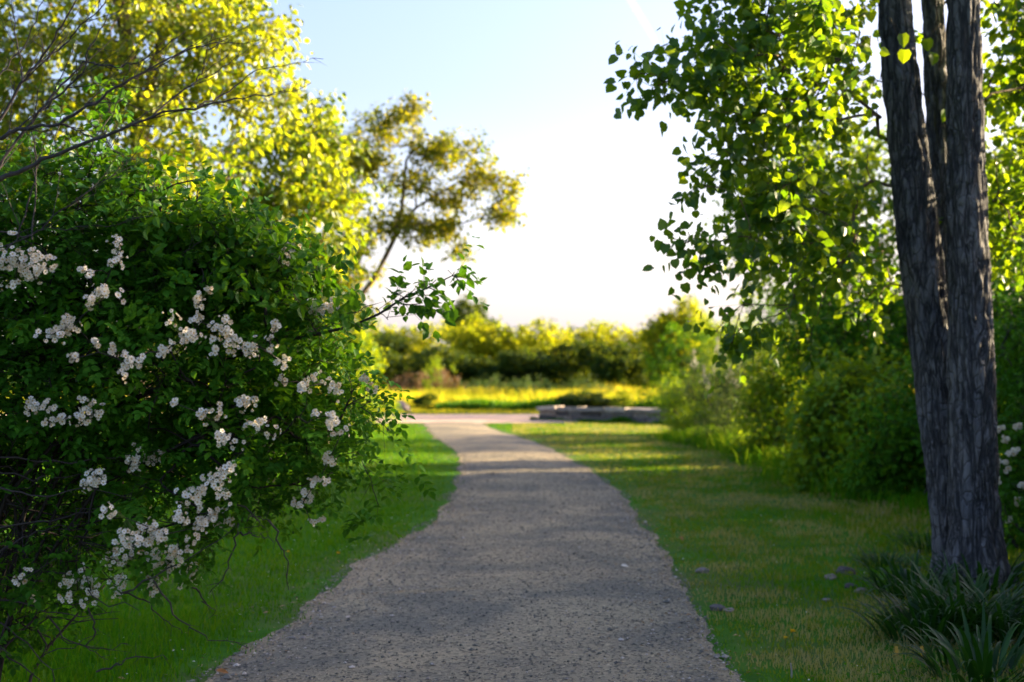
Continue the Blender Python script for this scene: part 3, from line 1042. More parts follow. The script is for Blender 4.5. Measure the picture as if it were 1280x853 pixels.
hedge("dark_bush", "large dark bush closing the lawn beside the stone wall", (858, 515),
      [lobe(858, 450, 48, 50, 42, 1.3), lobe(838, 488, 47.5, 42, 34, 1.0), lobe(890, 470, 48, 40, 50, 1.2)], 170, 'hedge_leaf', 201, size=0.12, tmpl=T_KITE, len=0.4)
hedge("yellow_bush", "sunlit yellow bush behind the white plumed shrub", (908, 520),
      [lobe(905, 425, 50, 35, 28, 1.0), lobe(925, 445, 50, 30, 35, 1.0), lobe(880, 415, 50, 22, 18, .8)], 90, 'bright_leaf', 202, size=0.13, tmpl=T_KITE, len=0.4)
hedge("grassy_bush", "bright green low bush at the wall's right end", (862, 550),
      [lobe(865, 515, 32, 42, 32, .7), lobe(905, 525, 30, 42, 34, .7), lobe(850, 505, 33, 28, 24, .5), lobe(880, 540, 30.5, 36, 20, .5)], 300, 'bright_leaf', 203, size=0.10, tmpl=T_LANCE, tint=0.15, rise=0.8, droop=-0.4)
hp = hedge("plumed_shrub", "grey green shrub with dull white flower plumes", (925, 558),
      [lobe(900, 480, 29, 55, 35, .7), lobe(945, 490, 28, 45, 42, .7), lobe(930, 530, 27, 55, 38, .7), lobe(965, 550, 26, 40, 25, .5)], 330, 'grey_leaf', 204, "shrub", size=0.08, tmpl=T_LANCE)
rng = np.random.default_rng(205)
for (a, b_) in [(868, 452), (880, 470), (893, 462), (905, 447), (912, 470), (925, 455), (938, 466), (950, 450), (955, 478), (885, 488), (920, 488), (940, 440), (897, 435)]:
    g = Geo()
    q = P(a, b_, 28.0 + rng.uniform(-.3, .3))
    n = 60
    t = rng.random(n)
    pos = q + np.stack([rng.normal(0, .05, n) * (1.1 - t), rng.normal(0, .05, n) * (1.1 - t), 0.36 * t - .15], -1)
    put_leaves(g, T_KITE, pos, rng.normal(size=(n, 3)) + np.array((0, 0, .6)), rng.normal(size=(n, 3)), rng.uniform(.03, .06, n), rng.uniform(.15, 1, n))
    segs3(g, (q + np.array((0, 0, -.4)))[None], (q + np.array((0, 0, .22)))[None], .006, 0.0)
    g.build("flower_plume", M['plume'], hp)
hedge("tall_bush", "mid green tall bush right of the plumed shrub", (975, 578),
      [lobe(985, 470, 24, 45, 60, .8), lobe(1005, 520, 23.5, 45, 55, .7), lobe(965, 520, 24, 36, 48, .6), lobe(985, 560, 23.8, 36, 25, .5)], 320, 'bright_leaf', 206, tint=.35)
hedge("tall_bush", "tall dark bush filling the shade behind the left poplar stem", (1100, 610),
      [lobe(1060, 400, 21, 90, 60, 1.0), lobe(1120, 440, 20, 80, 80, 1.0), lobe(1040, 450, 21.5, 60, 60, .9), lobe(1110, 540, 19.5, 70, 60, .8), lobe(1165, 380, 20, 70, 70, 1)], 420, 'hedge_leaf', 207, tint=0.5)
hedge("light_bush", "light green leafy bush at the lawn edge left of the trunk", (1075, 618),
      [lobe(1065, 520, 18.3, 58, 42, .6), lobe(1040, 560, 18.2, 40, 40, .5), lobe(1100, 560, 17.8, 55, 50, .6), lobe(1080, 480, 18.6, 40, 22, .4), lobe(1035, 590, 18.1, 34, 24, .4), lobe(1095, 595, 17.7, 50, 24, .4)], 330, 'bright_leaf', 208, tint=0.5, size=0.10, flat=1.4)
hedge("dark_bush", "dark low bush behind the foot of the trunk", (1150, 632),
      [lobe(1140, 560, 16.5, 45, 65, .6), lobe(1110, 600, 16.5, 40, 30, .4), lobe(1175, 520, 16.5, 45, 70, .6)], 200, 'hedge_leaf', 209, tint=0.5)
hr = hedge("white_rose_bush", "rose bush with small white blooms right of the trunk", (1300, 690),
      [lobe(1275, 560, 12.6, 50, 90, .6), lobe(1330, 520, 12.6, 70, 120, .7), lobe(1255, 640, 12.2, 30, 50, .5), lobe(1300, 430, 13, 60, 80, .7)], 300, 'rose_leaf', 210, "rose bush", size=0.06, len=0.25)
hedge("tall_bush", "tall bush behind the white roses at the right edge", (1370, 640),
      [lobe(1300, 400, 16, 90, 80, .9), lobe(1380, 450, 15.5, 90, 110, .9), lobe(1260, 470, 16.5, 60, 90, .8), lobe(1400, 330, 16, 90, 90, .9)], 300, 'hedge_leaf', 211)

rng = np.random.default_rng(230)  # unseen bushes added on the right to keep low sun off the path
for i, (x, y, w_, h_) in enumerate([(6.6, 9.5, 1.5, 3.0), (7.2, 13.2, 1.4, 3.0), (6.0, 6.5, 1.2, 2.6), (8.2, 17.0, 1.5, 3.4), (8.0, 21.5, 1.5, 3.6), (7.5, 15.2, 1.2, 3.0), (7.2, 11.2, 1.2, 3.0), (7.6, 18.9, 1.3, 3.2), (6.2, 8.0, 1.1, 2.6), (5.7, 9.3, .8, 1.9)]):
    lb = [(np.array((x + rng.normal(0, .3), y + rng.normal(0, .5), h_ * z_)), np.array((w_ * .8, w_ * 1.1, h_ * .26))) for z_ in (.22, .45, .72)]
    plant("tall_bush", "unseen tall bush added on the right to shade the path", "bush", (x, y, 0), lb, 330, dict(cfg_h, tmpl=T_KITE, size=.14, wood=False), M['hedge_leaf'], M['cane'], 231 + i,
          group=HEDGE, crown_name="foliage", trunk_name="stem", shell=.3)
hedge("tall_bush", "tall dark bush behind the tops of the plumed shrub", (985, 545),
      [lobe(985, 400, 32, 50, 45, 1.0), lobe(1030, 420, 31, 50, 60, 1.0), lobe(950, 440, 32, 40, 40, .9), lobe(1000, 480, 31, 60, 50, 1.0)], 260, 'hedge_leaf', 240, size=.10, tmpl=T_KITE, tint=.5)
hedge("yellow_bush", "yellow green bush between the round tree and the poplar leaves", (935, 518),
      [lobe(925, 425, 45, 38, 30, 1.0), lobe(950, 450, 45, 35, 40, .9), lobe(905, 455, 46, 30, 35, .9)], 150, 'bright_leaf', 241, size=.11, tmpl=T_KITE, tint=.5)

# tall rough grass along the foot of the bank
rng = np.random.default_rng(250)
bank = np.array([G(*q)[:2] for q in [(856, 546), (868, 553), (921, 563), (970, 576), (1023, 606), (1079, 614), (1135, 625), (1180, 640)]])
N = 26000
t = rng.uniform(0, len(bank) - 1, N)
bx_ = np.interp(t, np.arange(len(bank)), bank[:, 0]); by_ = np.interp(t, np.arange(len(bank)), bank[:, 1])
nn = grid_noise(bx_, by_, 0.7, 1.0) + .6 * grid_noise(bx_, by_, 2.3, 5.0)
bx_ = bx_ + rng.normal(.15, .32, N); by_ = by_ + rng.normal(0, .5, N)
g = Geo()
blades(g, rng, bx_, by_, np.clip(.30 + .30 * nn, .08, .8) * rng.uniform(.5, 1.2, N), np.full(N, .014), .38 + .2 * nn + rng.normal(0, .18, N), 0, .6)
tag(g.build("bank_grass", M['grass']), kind='stuff')

# ------------------------------------------------------------------ poplar with three stems
def bark_trunk(name, ctrl, parent, seed, flare=0.0):
    """ctrl: list of (px centre, py, px width, Y): a fissured stem, real ridges"""
    rng = np.random.default_rng(seed)
    pts = np.array([P(c, py, Y) for c, py, w, Y in ctrl])
    rad = np.array([0.93 * w * Y / F_PX / 2 for c, py, w, Y in ctrl])
    o = np.argsort(pts[:, 2])
    pts, rad = pts[o], rad[o]
    zs = np.arange(-0.05, pts[-1, 2], 0.022)
    X = np.interp(zs, pts[:, 2], pts[:, 0]); Yv = np.interp(zs, pts[:, 2], pts[:, 1]); Rv = np.interp(zs, pts[:, 2], rad)
    ker = np.ones(31) / 31
    sm = lambda a: np.convolve(np.pad(a, 15, mode='edge'), ker, 'valid')
    X, Yv, Rv = sm(X), sm(Yv), sm(Rv)
    K = 64
    V = []
    for x, y, z, r in zip(X, Yv, zs, Rv):
        for k in range(K):
            a = 2 * math.pi * k / K
            ca, sa = math.cos(a), math.sin(a)
            # vertical fissures: ridged noise that runs long in z
            q = Vector((ca * r * 15 + seed, sa * r * 15, z * 2.3))
            w = mnoise.noise(Vector((ca * 3, sa * 3, z * 3 + seed))) * 0.6
            n1 = 1 - abs(mnoise.noise(q + Vector((w, w, 0)))) * 2.2
            n2 = 1 - abs(mnoise.noise(Vector((q.x * 2.1, q.y * 2.1, z * 6 + 7)))) * 2
            fl = flare * math.exp(-max(z, 0) / 0.16) * (1 + 0.5 * math.sin(a * 5 + seed))
            rr = r * (1 + fl) + 0.004 - 0.026 * max(0, n1) ** 2 - 0.010 * max(0, n2)
            rr += r * 0.10 * mnoise.noise(Vector((ca * 1.3, sa * 1.3, z * 0.9 + seed)))
            V.append((x + ca * rr, y + sa * rr, z))
    n = len(zs)
    i = np.arange(n - 1)[:, None] * K
    j = np.arange(K)[None]
    j2 = (j + 1) % K
    F = np.stack([i + j, i + j2, i + K + j2, i + K + j], -1).reshape(-1, 4)
    g = Geo()
    g.add(V, [F])
    g.build(name, M['trunk_bark'], parent, smooth=True)
    step = 12
    return [(np.array((X[q], Yv[q], zs[q])), Rv[q] * 0.8) for q in range(0, n, step)]

pop_base = P(1212, 735, 10.25)
poplar = thing("poplar_tree", "three stemmed poplar with fissured grey bark beside the path", "tree", (pop_base[0], pop_base[1], 0))
t_front = bark_trunk("trunk", [(1222, 760, 84, 10.2), (1220, 700, 76, 10.2), (1216, 600, 66, 10.2), (1213, 480, 62, 10.2), (1210, 300, 56, 10.2), (1206, 140, 52, 10.2), (1204, 0, 46, 10.2), (1196, -300, 40, 10.3), (1185, -700, 26, 10.4)], poplar, 3, 0.45)
t_left = bark_trunk("trunk", [(1200, 760, 70, 10.5), (1196, 680, 62, 10.5), (1180, 560, 60, 10.5), (1165, 430, 60, 10.5), (1149, 300, 60, 10.5), (1139, 220, 56, 10.5), (1126, 100, 50, 10.5), (1117, 0, 45, 10.5), (1085, -300, 36, 10.4), (1040, -650, 22, 10.2)], poplar, 8, 0.2)
t_back = bark_trunk("trunk", [(1205, 740, 50, 10.9), (1194, 560, 46, 11.0), (1182, 380, 42, 11.2), (1174, 200, 36, 11.4), (1168, 60, 32, 11.5), (1160, -200, 28, 11.7), (1165, -600, 18, 12.0)], poplar, 15, 0.1)
rng = np.random.default_rng(301)
lobes = [
    lobe(1000, 60, 9.6, 100, 80, .7, 2.2), lobe(915, 90, 9.6, 50, 75, .5, 2.6), lobe(1030, 180, 10.6, 85, 85, .6, 1.5), lobe(940, 200, 9.7, 70, 70, .5, 2.2),
    lobe(1000, 310, 10.3, 80, 70, .5, 1.5), lobe(1060, 330, 11.4, 70, 80, .5, 1.2), lobe(960, 5, 9.5, 80, 60, .6, 2.0), lobe(960, 280, 9.9, 55, 50, .5, 1.6),
    lobe(1070, 60, 11.3, 50, 80, .4, 1.5), lobe(1040, 30, 10.2, 40, 50, .4, 1.5), lobe(1268, 80, 10.9, 34, 110, .7, 3.2), lobe(1268, 240, 11.1, 34, 100, .7, 3.2), lobe(1330, 150, 11, 90, 170, .9, .5),
    lobe(1160, -150, 10.6, 220, 100, 1.6), lobe(1000, -160, 9.8, 150, 120, 1.2), lobe(1330, -160, 10.8, 160, 150, 1.4),
    lobe(1120, -420, 10.5, 200, 150, 1.2, .6), lobe(1290, -480, 10.8, 170, 150, 1.2, .6), lobe(1060, -620, 10.4, 150, 140, 1.0, .6), lobe(1180, -760, 10.5, 170, 130, 1.1, .6),
]
extra = np.array([P(a, b_, d) for a, b_, d in [(800, 92, 9.2), (815, 85, 9.2), (835, 78, 9.25), (838, 100, 9.25), (818, 112, 9.2), (858, 98, 9.3), (795, 100, 9.2),
                                               (860, 290, 9.5), (870, 310, 9.5), (852, 305, 9.5), (890, 312, 9.6), (905, 300, 9.6), (873, 230, 9.5),
                                               (930, 380, 9.8), (950, 400, 9.9), (945, 420, 10), (985, 410, 10.2), (915, 430, 10), (1010, 430, 10.2), (895, 415, 10)]])
sk = Skeleton([t_front, t_left, t_back], rng, 0.0035, 2.5)
T = np.concatenate([in_lobes(rng, lobes, 700, 0.2), extra])
sk.grow(T, 2.0, 0.35)
wood, crown = Geo(), Geo()
sk.mesh(wood, trunk=False, rcap=0.05)
a, d = sk.tips_dir()
sx = 640 + a[:, 0] / a[:, 1] * F_PX
ok_ = ~((sx > 1075) & (sx < 1255) & (a[:, 1] < 10.9) & (a[:, 2] < 4.5))
a, d = a[ok_], d[ok_]
cfg_p = dict(tmpl=T_DELTA, size=0.074, twigs=4, per=7, len=0.32, tint=0.36, droop=0.75, tumble=0.9, flat=0.5, petiole=0.5, sag=0.15, twig_r=0.0022, out=0.3)
twig_leaves(rng, wood, crown, a, d, P(1150, 100, 10.5), cfg_p)
# a few leaves that hang in front of the stems
hang = np.array([P(*q) for q in [(1128, 42, 9.7), (1131, 62, 9.7), (1158, 48, 10.3), (1167, 66, 10.4), (1183, 138, 10.8)]])
put_leaves(crown, T_DELTA, hang, np.array((0.1, 0, -1.0)) + rng.normal(0, .2, hang.shape), np.array((0, -1.0, 0)) + rng.normal(0, .3, hang.shape), np.full(len(hang), .10), np.array([.6, .7, .3, .4, .6]))
segs3(wood, np.array([P(1112, 22, 10.25), P(1112, 22, 10.25), P(1176, 30, 11.3), P(1176, 30, 11.3), P(1188, 110, 11.2)]), hang, 0.004)
wood.build("branch", M['brown_bark'], poplar, smooth=True)
crown.build("crown", M['poplar_leaf'], poplar)

# a second poplar behind it, in the sun
b2 = P(1290, 455, 23.5)
plant("poplar_tree", "sunlit poplar standing behind the three stemmed one", "tree", (b2[0], 23.5, 0),
      [lobe(1040, 215, 22.5, 110, 75, 1.3), lobe(1150, 260, 22.5, 130, 90, 1.4), lobe(1000, 310, 22.5, 90, 60, 1.1), lobe(1280, 250, 23, 110, 90, 1.6), lobe(970, 250, 22.5, 60, 60, .9), lobe(1290, 340, 23, 90, 80, 1.4)],
      520, dict(tmpl=T_KITE, size=0.125, twigs=5, per=7, len=0.45, tint=0.6, droop=0.6, tumble=0.9, flat=0.5, wood=False), M['poplar_leaf'], M['brown_bark'], 310,
      trunks=[[((b2[0], 23.5, -.1), .18), ((b2[0] - .1, 23.5, 1.5), .15), ((b2[0], 23.4, 3.2), .12), ((b2[0] - .2, 23.4, 4.3), .05)],
              [((b2[0] - .05, 23.5, 1.2), .1), ((b2[0] - 1.0, 23.2, 2.6), .075), ((b2[0] - 1.9, 23, 4.0), .05)]], attach_min=1.2, step=0.5, shell=0.3)

# ------------------------------------------------------------------ trees to the right of the view (they shade the foreground)
for i, (x, y, hh, wv) in enumerate([(9.5, 2.5, 5.6, 6.0), (9.3, 7.8, 6.0, 6.0), (6.5, 3.0, 4.0, 4.0)]):
    rng = np.random.default_rng(400 + i)
    lb = [(np.array((x + rng.uniform(-1, 1) * wv * .25, y + rng.uniform(-1, 1) * wv * .25, hh * zf)), np.array((wv * .33, wv * .33, hh * .17))) for zf in (.15, .25, .38, .5, .62, .74, .86)]
    plant("shade_tree", "broad green tree standing out of view to the right of the path", "tree", (x, y, 0), lb, 150,
          dict(tmpl=T_KITE, size=0.2, twigs=5, per=7, len=0.6, tint=0.4, wood=False), M['hedge_leaf'], M['brown_bark'], 420 + i,
          trunks=[[((x, y, -.1), .2), ((x, y, hh * .3), .16), ((x + .1, y, hh * .6), .1), ((x, y, hh * .85), .05)]], group="trees shading the path from the right", attach_min=.4, step=.7)

# ------------------------------------------------------------------ left trees
bx = P(150, 455, 15.5)
plant("broadleaf_tree", "tall sunlit tree filling the upper left corner", "tree", (bx[0], 15.5, 0),
      [lobe(60, 60, 15, 110, 90, 1.2), lobe(190, 50, 15, 110, 90, 1.2), lobe(295, 50, 15, 70, 70, 1.0), lobe(230, 150, 15, 90, 60, 1.0), lobe(110, 170, 15, 120, 70, 1.1), lobe(330, 125, 15.3, 45, 40, .7), lobe(335, 40, 15, 42, 50, .7),
       lobe(-60, 120, 15, 100, 150, 1.2), lobe(180, -120, 15.5, 230, 120, 1.8), lobe(20, -250, 15.5, 230, 160, 1.8), lobe(240, -330, 15.5, 150, 150, 1.5), lobe(30, 230, 15, 90, 60, 1), lobe(200, 240, 15, 110, 60, 1)],
      1350, dict(tmpl=T_OVATE, size=0.088, twigs=5, per=7, len=0.38, tint=0.54, droop=0.4, tumble=0.7, flat=0.7, twig_r=.003), M['tree_leaf'], M['brown_bark'], 501,
      trunks=[[((bx[0] + .2, 15.5, -.1), .14), (P(178, 300, 15.4), .11), (P(172, 140, 15.2), .085), (P(160, 60, 15.1), .075), (P(145, -20, 15.1), .06), (P(150, -200, 15.2), .04)],
              [(P(176, 200, 15.4), .06), (P(190, 90, 15.3), .055), (P(210, 20, 15.3), .05), (P(222, -80, 15.3), .04), (P(240, -220, 15.4), .025)]], attach_min=2.0, step=0.45, shell=0.25)
bx = P(335, 455, 19)
plant("broadleaf_tree", "smaller tree with drooping yellow leaves left of the airy tree", "tree", (bx[0], 19, 0),
      [lobe(330, 230, 18, 70, 60, .9), lobe(385, 200, 18.5, 50, 55, .8), lobe(400, 290, 18.3, 45, 50, .7), lobe(350, 320, 18, 70, 50, .8), lobe(290, 290, 18, 60, 60, .9), lobe(395, 155, 18.5, 35, 30, .6), lobe(430, 255, 18.6, 25, 35, .5), lobe(380, 380, 18, 60, 40, .7), lobe(250, 360, 18.5, 90, 60, .9)],
      430, dict(tmpl=T_OVATE, size=0.105, twigs=4, per=7, len=0.42, tint=0.42, droop=0.9, tumble=0.7, flat=0.6, wood=True), M['tree_leaf'], M['brown_bark'], 502,
      trunks=[[((bx[0], 19, -.1), .1), (P(338, 430, 19), .085), (P(345, 320, 18.8), .065), (P(365, 230, 18.6), .04), (P(380, 170, 18.5), .02)]], attach_min=0.6, step=0.4, shell=0.2)
bx = P(405, 455, 26)
plant("airy_tree", "open crowned tree with small leaves leaning over the path", "tree", (bx[0], 26, 0),
      [lobe(485, 165, 26, 42, 22, .9, 1.4), lobe(510, 142, 26, 14, 16, .5, 1.6), lobe(548, 192, 26, 36, 15, .8, 1.4), lobe(608, 228, 26, 38, 13, .7, 1.6), lobe(446, 205, 26, 46, 20, .9, 1.3), lobe(505, 228, 26, 42, 15, .8, 1.2), lobe(530, 288, 26, 42, 13, .7, 1.5), lobe(565, 250, 26, 30, 9, .5, 1.5), lobe(480, 275, 26, 36, 14, .7, .9),
       lobe(405, 190, 26.5, 46, 26, 1.0, 1.4), lobe(400, 255, 26.5, 50, 24, 1.0, 1.3), lobe(385, 320, 26.5, 45, 24, 1.0, 1.2), lobe(430, 345, 26.2, 40, 18, .7), lobe(410, 385, 26.4, 55, 30, .9, 1.2), lobe(636, 240, 26, 14, 10, .4, 1.6), lobe(625, 266, 26, 14, 8, .4, 1.6), lobe(572, 318, 26, 16, 8, .4, 1.4), lobe(435, 310, 26, 36, 16, .7, .7), lobe(592, 188, 26, 16, 6, .4, 1.6)],
      440, dict(tmpl=T_KITE, size=0.11, twigs=5, per=9, len=0.36, tint=0.45, droop=0.2, tumble=0.5, flat=1.0, twig_r=.004, sag=0.0, rise=0.05), M['airy_leaf'], M['brown_bark'], 503,
      trunks=[[((bx[0], 26, -.1), .13), (P(408, 440, 26), .10), (P(425, 400, 26), .06), (P(447, 375, 26), .048), (P(470, 345, 26), .042), (P(492, 300, 26), .045), (P(502, 262, 26), .035), (P(508, 200, 26), .025)],
              [(P(425, 400, 26), .07), (P(400, 375, 26.1), .06), (P(378, 330, 26.3), .045), (P(375, 260, 26.4), .03)],
              [(P(496, 285, 26), .035), (P(520, 260, 26), .028), (P(560, 235, 26), .018)]], attach_min=2.2, step=0.5, shell=0.2, tip=0.005)
bx = P(440, 540, 34)
plant("sunlit_shrub", "bright yellow sunlit shrub behind the rose bush", "shrub", (bx[0], 34, 0),
      [lobe(440, 470, 34, 38, 60, .8), lobe(420, 440, 34, 45, 50, .8), lobe(465, 510, 33.5, 26, 32, .5), lobe(400, 500, 34, 50, 50, .8)], 190,
      dict(tmpl=T_KITE, size=0.12, twigs=5, per=7, len=0.35, tint=0.6, wood=False), M['bright_leaf'], M['brown_bark'], 504, crown_name="foliage", trunk_name="stem")
bx = P(230, 540, 24)
plant("understory_bush", "leafy bush in the gap between the rose bush and the trees", "bush", (bx[0], 24, 0),
      [lobe(200, 420, 24, 150, 90, 1.2), lobe(330, 440, 24, 80, 70, 1.0), lobe(60, 400, 24, 150, 120, 1.2), lobe(300, 370, 24, 60, 50, 1)], 300,
      dict(tmpl=T_KITE, size=0.13, twigs=5, per=7, len=0.45, tint=0.6, wood=False), M['tree_leaf'], M['brown_bark'], 505, crown_name="foliage", trunk_name="stem")

# ------------------------------------------------------------------ rose bush, left foreground
rose_base = np.array((-2.15, 5.5, 0.0))
rose = thing("rose_bush", "arching rose bush covered in white flower clusters beside the path", "rose bush", rose_base)
RL = [lobe(190, 440, 5.6, 205, 140, .65), lobe(110, 325, 5.5, 165, 75, .5), lobe(325, 430, 5.5, 95, 105, .4), lobe(395, 535, 5.4, 50, 95, .28), lobe(300, 560, 5.45, 105, 75, .4),
      lobe(170, 640, 5.3, 110, 65, .3), lobe(60, 500, 5.6, 170, 110, .55), lobe(40, 700, 5.4, 70, 35, .25), lobe(240, 350, 5.5, 105, 65, .4), lobe(-180, 430, 5.7, 180, 170, .7), lobe(-120, 620, 5.6, 140, 90, .5), lobe(-30, 775, 5.5, 85, 45, .3), lobe(40, 610, 6.15, 170, 100, .25, 1.8)]
rng = np.random.default_rng(601)

def rose_front(px, py):
    """depth of the bush's front along the pixel's ray"""
    o = np.array((0, 0, CAM_H))
    d = P(px, py, 1.0) - o
    best = None
    for c, r, *_ in RL:
        oc, dd = (o - c) / r, d / r
        A, B, C = dd @ dd, 2 * oc @ dd, oc @ oc - 1
        D = B * B - 4 * A * C
        if D > 0:
            t = (-B - math.sqrt(D)) / (2 * A)
            best = t if best is None else min(best, t)
    return best if best is not None else 5.35

canes = []
for k in range(9):
    a = rng.uniform(-1.2, 1.4)
    L = rng.uniform(0.7, 1.5)
    top = rng.uniform(1.3, 2.0)
    p0 = rose_base + np.array((rng.uniform(-.15, .15), rng.uniform(-.15, .15), -0.03))
    dirv = np.array((math.cos(a), math.sin(a) * .6, 0))
    canes.append([(p0, .016), (p0 + dirv * L * .2 + np.array((0, 0, top * .5)), .013), (p0 + dirv * L * .5 + np.array((0, 0, top * .85)), .011), (p0 + dirv * L * .85 + np.array((0, 0, top)), .008)])
sk = Skeleton(canes, rng, 0.0018, 2.6)
T = in_lobes(rng, RL, 2300, 0.6)
FL_PX = [(25, 325, 28), (55, 322, 24), (148, 315, 16), (130, 372, 17), (65, 418, 14), (92, 408, 15), (155, 455, 16), (58, 513, 18), (74, 526, 10), (112, 520, 18), (230, 425, 20), (278, 412, 20), (318, 430, 16), (352, 453, 9), (362, 315, 15),
         (392, 390, 18), (310, 495, 16), (263, 525, 18), (320, 540, 17), (215, 503, 8), (402, 480, 17), (384, 484, 9), (410, 520, 16), (398, 600, 12), (378, 630, 14), (388, 651, 9), (410, 578, 12), (425, 545, 9), (115, 592, 20), (165, 576, 17), (190, 570, 12),
         (278, 592, 23), (235, 622, 20), (158, 648, 19), (207, 668, 19), (166, 684, 14), (250, 662, 18), (262, 640, 12), (172, 712, 23), (210, 706, 20), (236, 714, 17), (147, 735, 14), (97, 738, 18), (116, 746, 13), (30, 725, 10), (50, 752, 8), (255, 370, 13), (205, 440, 10),
         (88, 450, 9), (140, 438, 8), (455, 478, 8), (465, 491, 8), (290, 420, 11), (105, 340, 9), (355, 478, 7), (20, 348, 14), (245, 400, 9), (280, 650, 10), (225, 690, 12), (190, 735, 10), (345, 410, 8), (120, 425, 7), (270, 435, 9)]
fc = np.array([P(a, b_, rose_front(a, b_) - 0.05 - 0.11 * rng.random()) for a, b_, r in FL_PX])
SPRAY = np.array([P(a, b_, d) for a, b_, d in [(452, 510, 5.2), (470, 525, 5.15), (488, 540, 5.1), (445, 565, 5.25), (458, 590, 5.2), (466, 612, 5.2), (473, 632, 5.2), (452, 575, 5.2), (440, 490, 5.25), (452, 480, 5.2), (464, 500, 5.2), (435, 470, 5.3)]])
sk.grow(np.concatenate([T, SPRAY]), 0.95, 0.12)
leaf_tips = list(sk.tips)
sk.tips = []
sk.grow(fc, 0.95, 0.12)
wood, fol = Geo(), Geo()
sk.tips = leaf_tips
a, d = sk.tips_dir()
# drop leaves from the dark hollow low on the left
view = (a - np.array((0, 0, CAM_H)))
ppx = 640 + view[:, 0] / view[:, 1] * F_PX
ppy = 455 - view[:, 2] / view[:, 1] * F_PX
hol = ((ppx < 150) & (ppy > 555) & (ppy < 690) & (a[:, 1] < 5.75)) & (rng.random(len(a)) < 0.6)
a, d = a[~hol], d[~hol]
twig_leaves(rng, wood, fol, a, d, rose_base + np.array((0.4, 0, 1.5)), dict(tmpl=T_OVATE, size=0.094, twigs=2, per=3, len=0.15, tint=0.52, droop=0.25, tumble=0.45, pairs=3, leaflet=0.36, petiole=0.1, twig_r=.0012, sag=.1))
# dead hanging twigs under the bush
def wiggle(pts, r0, r1, n=10, amp=0.012):
    pts = np.asarray(pts, float)
    t = np.linspace(0, len(pts) - 1, n)
    q = np.stack([np.interp(t, np.arange(len(pts)), pts[:, k]) for k in range(3)], -1)
    q[1:-1] += rng.normal(0, amp, (n - 2, 3))
    return q, np.linspace(r0, r1, n)
DEAD = [[(298, 655), (316, 647), (335, 650)], [(298, 655), (292, 690), (280, 720), (262, 742)], [(335, 650), (350, 680), (358, 705), (361, 738)], [(192, 725), (215, 765), (235, 785), (270, 800), (310, 810)], [(155, 742), (185, 752), (205, 775), (228, 792)],
        [(240, 735), (255, 752), (272, 770)], [(110, 760), (120, 790), (108, 808), (135, 825)], [(0, 660), (60, 650), (120, 640), (190, 600)], [(0, 572), (80, 578), (150, 572), (220, 560)], [(0, 690), (40, 665), (100, 655)],
        [(-20, 775), (20, 790), (60, 830), (75, 870)], [(-20, 800), (40, 840), (60, 880)], [(0, 750), (40, 755), (60, 765), (110, 770), (150, 765)], [(120, 840), (150, 830), (180, 818), (210, 825)], [(280, 620), (310, 640), (330, 660)], [(150, 742), (230, 700), (298, 655)], [(300, 665), (320, 668), (342, 678)],
        [(185, 440), (205, 470), (240, 500), (245, 525)], [(195, 425), (230, 470), (250, 490), (300, 480)], [(380, 420), (430, 395), (470, 380)], [(60, 770), (85, 800), (130, 815), (160, 805)], [(0, 610), (50, 625), (110, 610), (170, 625)], [(-10, 590), (60, 600), (140, 590)]]
dead = Geo()
for ln in DEAD:
    dd = 5.15 + rng.uniform(-.12, .15)
    pts = [P(p[0], p[1], dd + 0.03 * i) for i, p in enumerate(ln)]
    q, r = wiggle(pts, .0040, .0012, 12, .006)
    tube(dead, q, r, 5)
    for k in range(3, 11):
        if rng.random() < .8:
            e = q[k] + norm(rng.normal(size=3) + 0.6 * norm(q[k] - q[k - 1])) * rng.uniform(.03, .10)
            segs3(dead, q[k:k + 1], e[None], .0014)
for k in range(70):                         # a thicket of dead canes inside the hollow
    p0 = P(rng.uniform(-150, 60), rng.uniform(560, 800), rng.uniform(5.3, 5.9))
    p1 = p0 + np.array((rng.uniform(.15, .6), rng.normal(0, .2), rng.normal(0.05, .16)))
    q, r = wiggle([p0, .5 * (p0 + p1) + rng.normal(0, .05, 3), p1], .0045, .0014, 8, .015)
    tube(dead, q, r, 4)
for k in range(9):                          # canes to the ground
    p0 = rose_base + np.array((rng.normal(0, .3), rng.normal(0, .25), -.02))
    p1 = p0 + np.array((rng.uniform(-.3, .35), rng.normal(0, .3), rng.uniform(.7, 1.2)))
    q, r = wiggle([p0, .5 * (p0 + p1) + np.array((-.08, 0, .08)), p1], .009, .004, 8, .02)
    tube(dead, q, r, 5)
sk.mesh(wood, rcap=.007)
wood.build("stem", M['cane'], rose, smooth=True)
dead.build("dead_twig", M['dead_wood'], rose, smooth=True)
fol.build("foliage", M['rose_leaf'], rose)

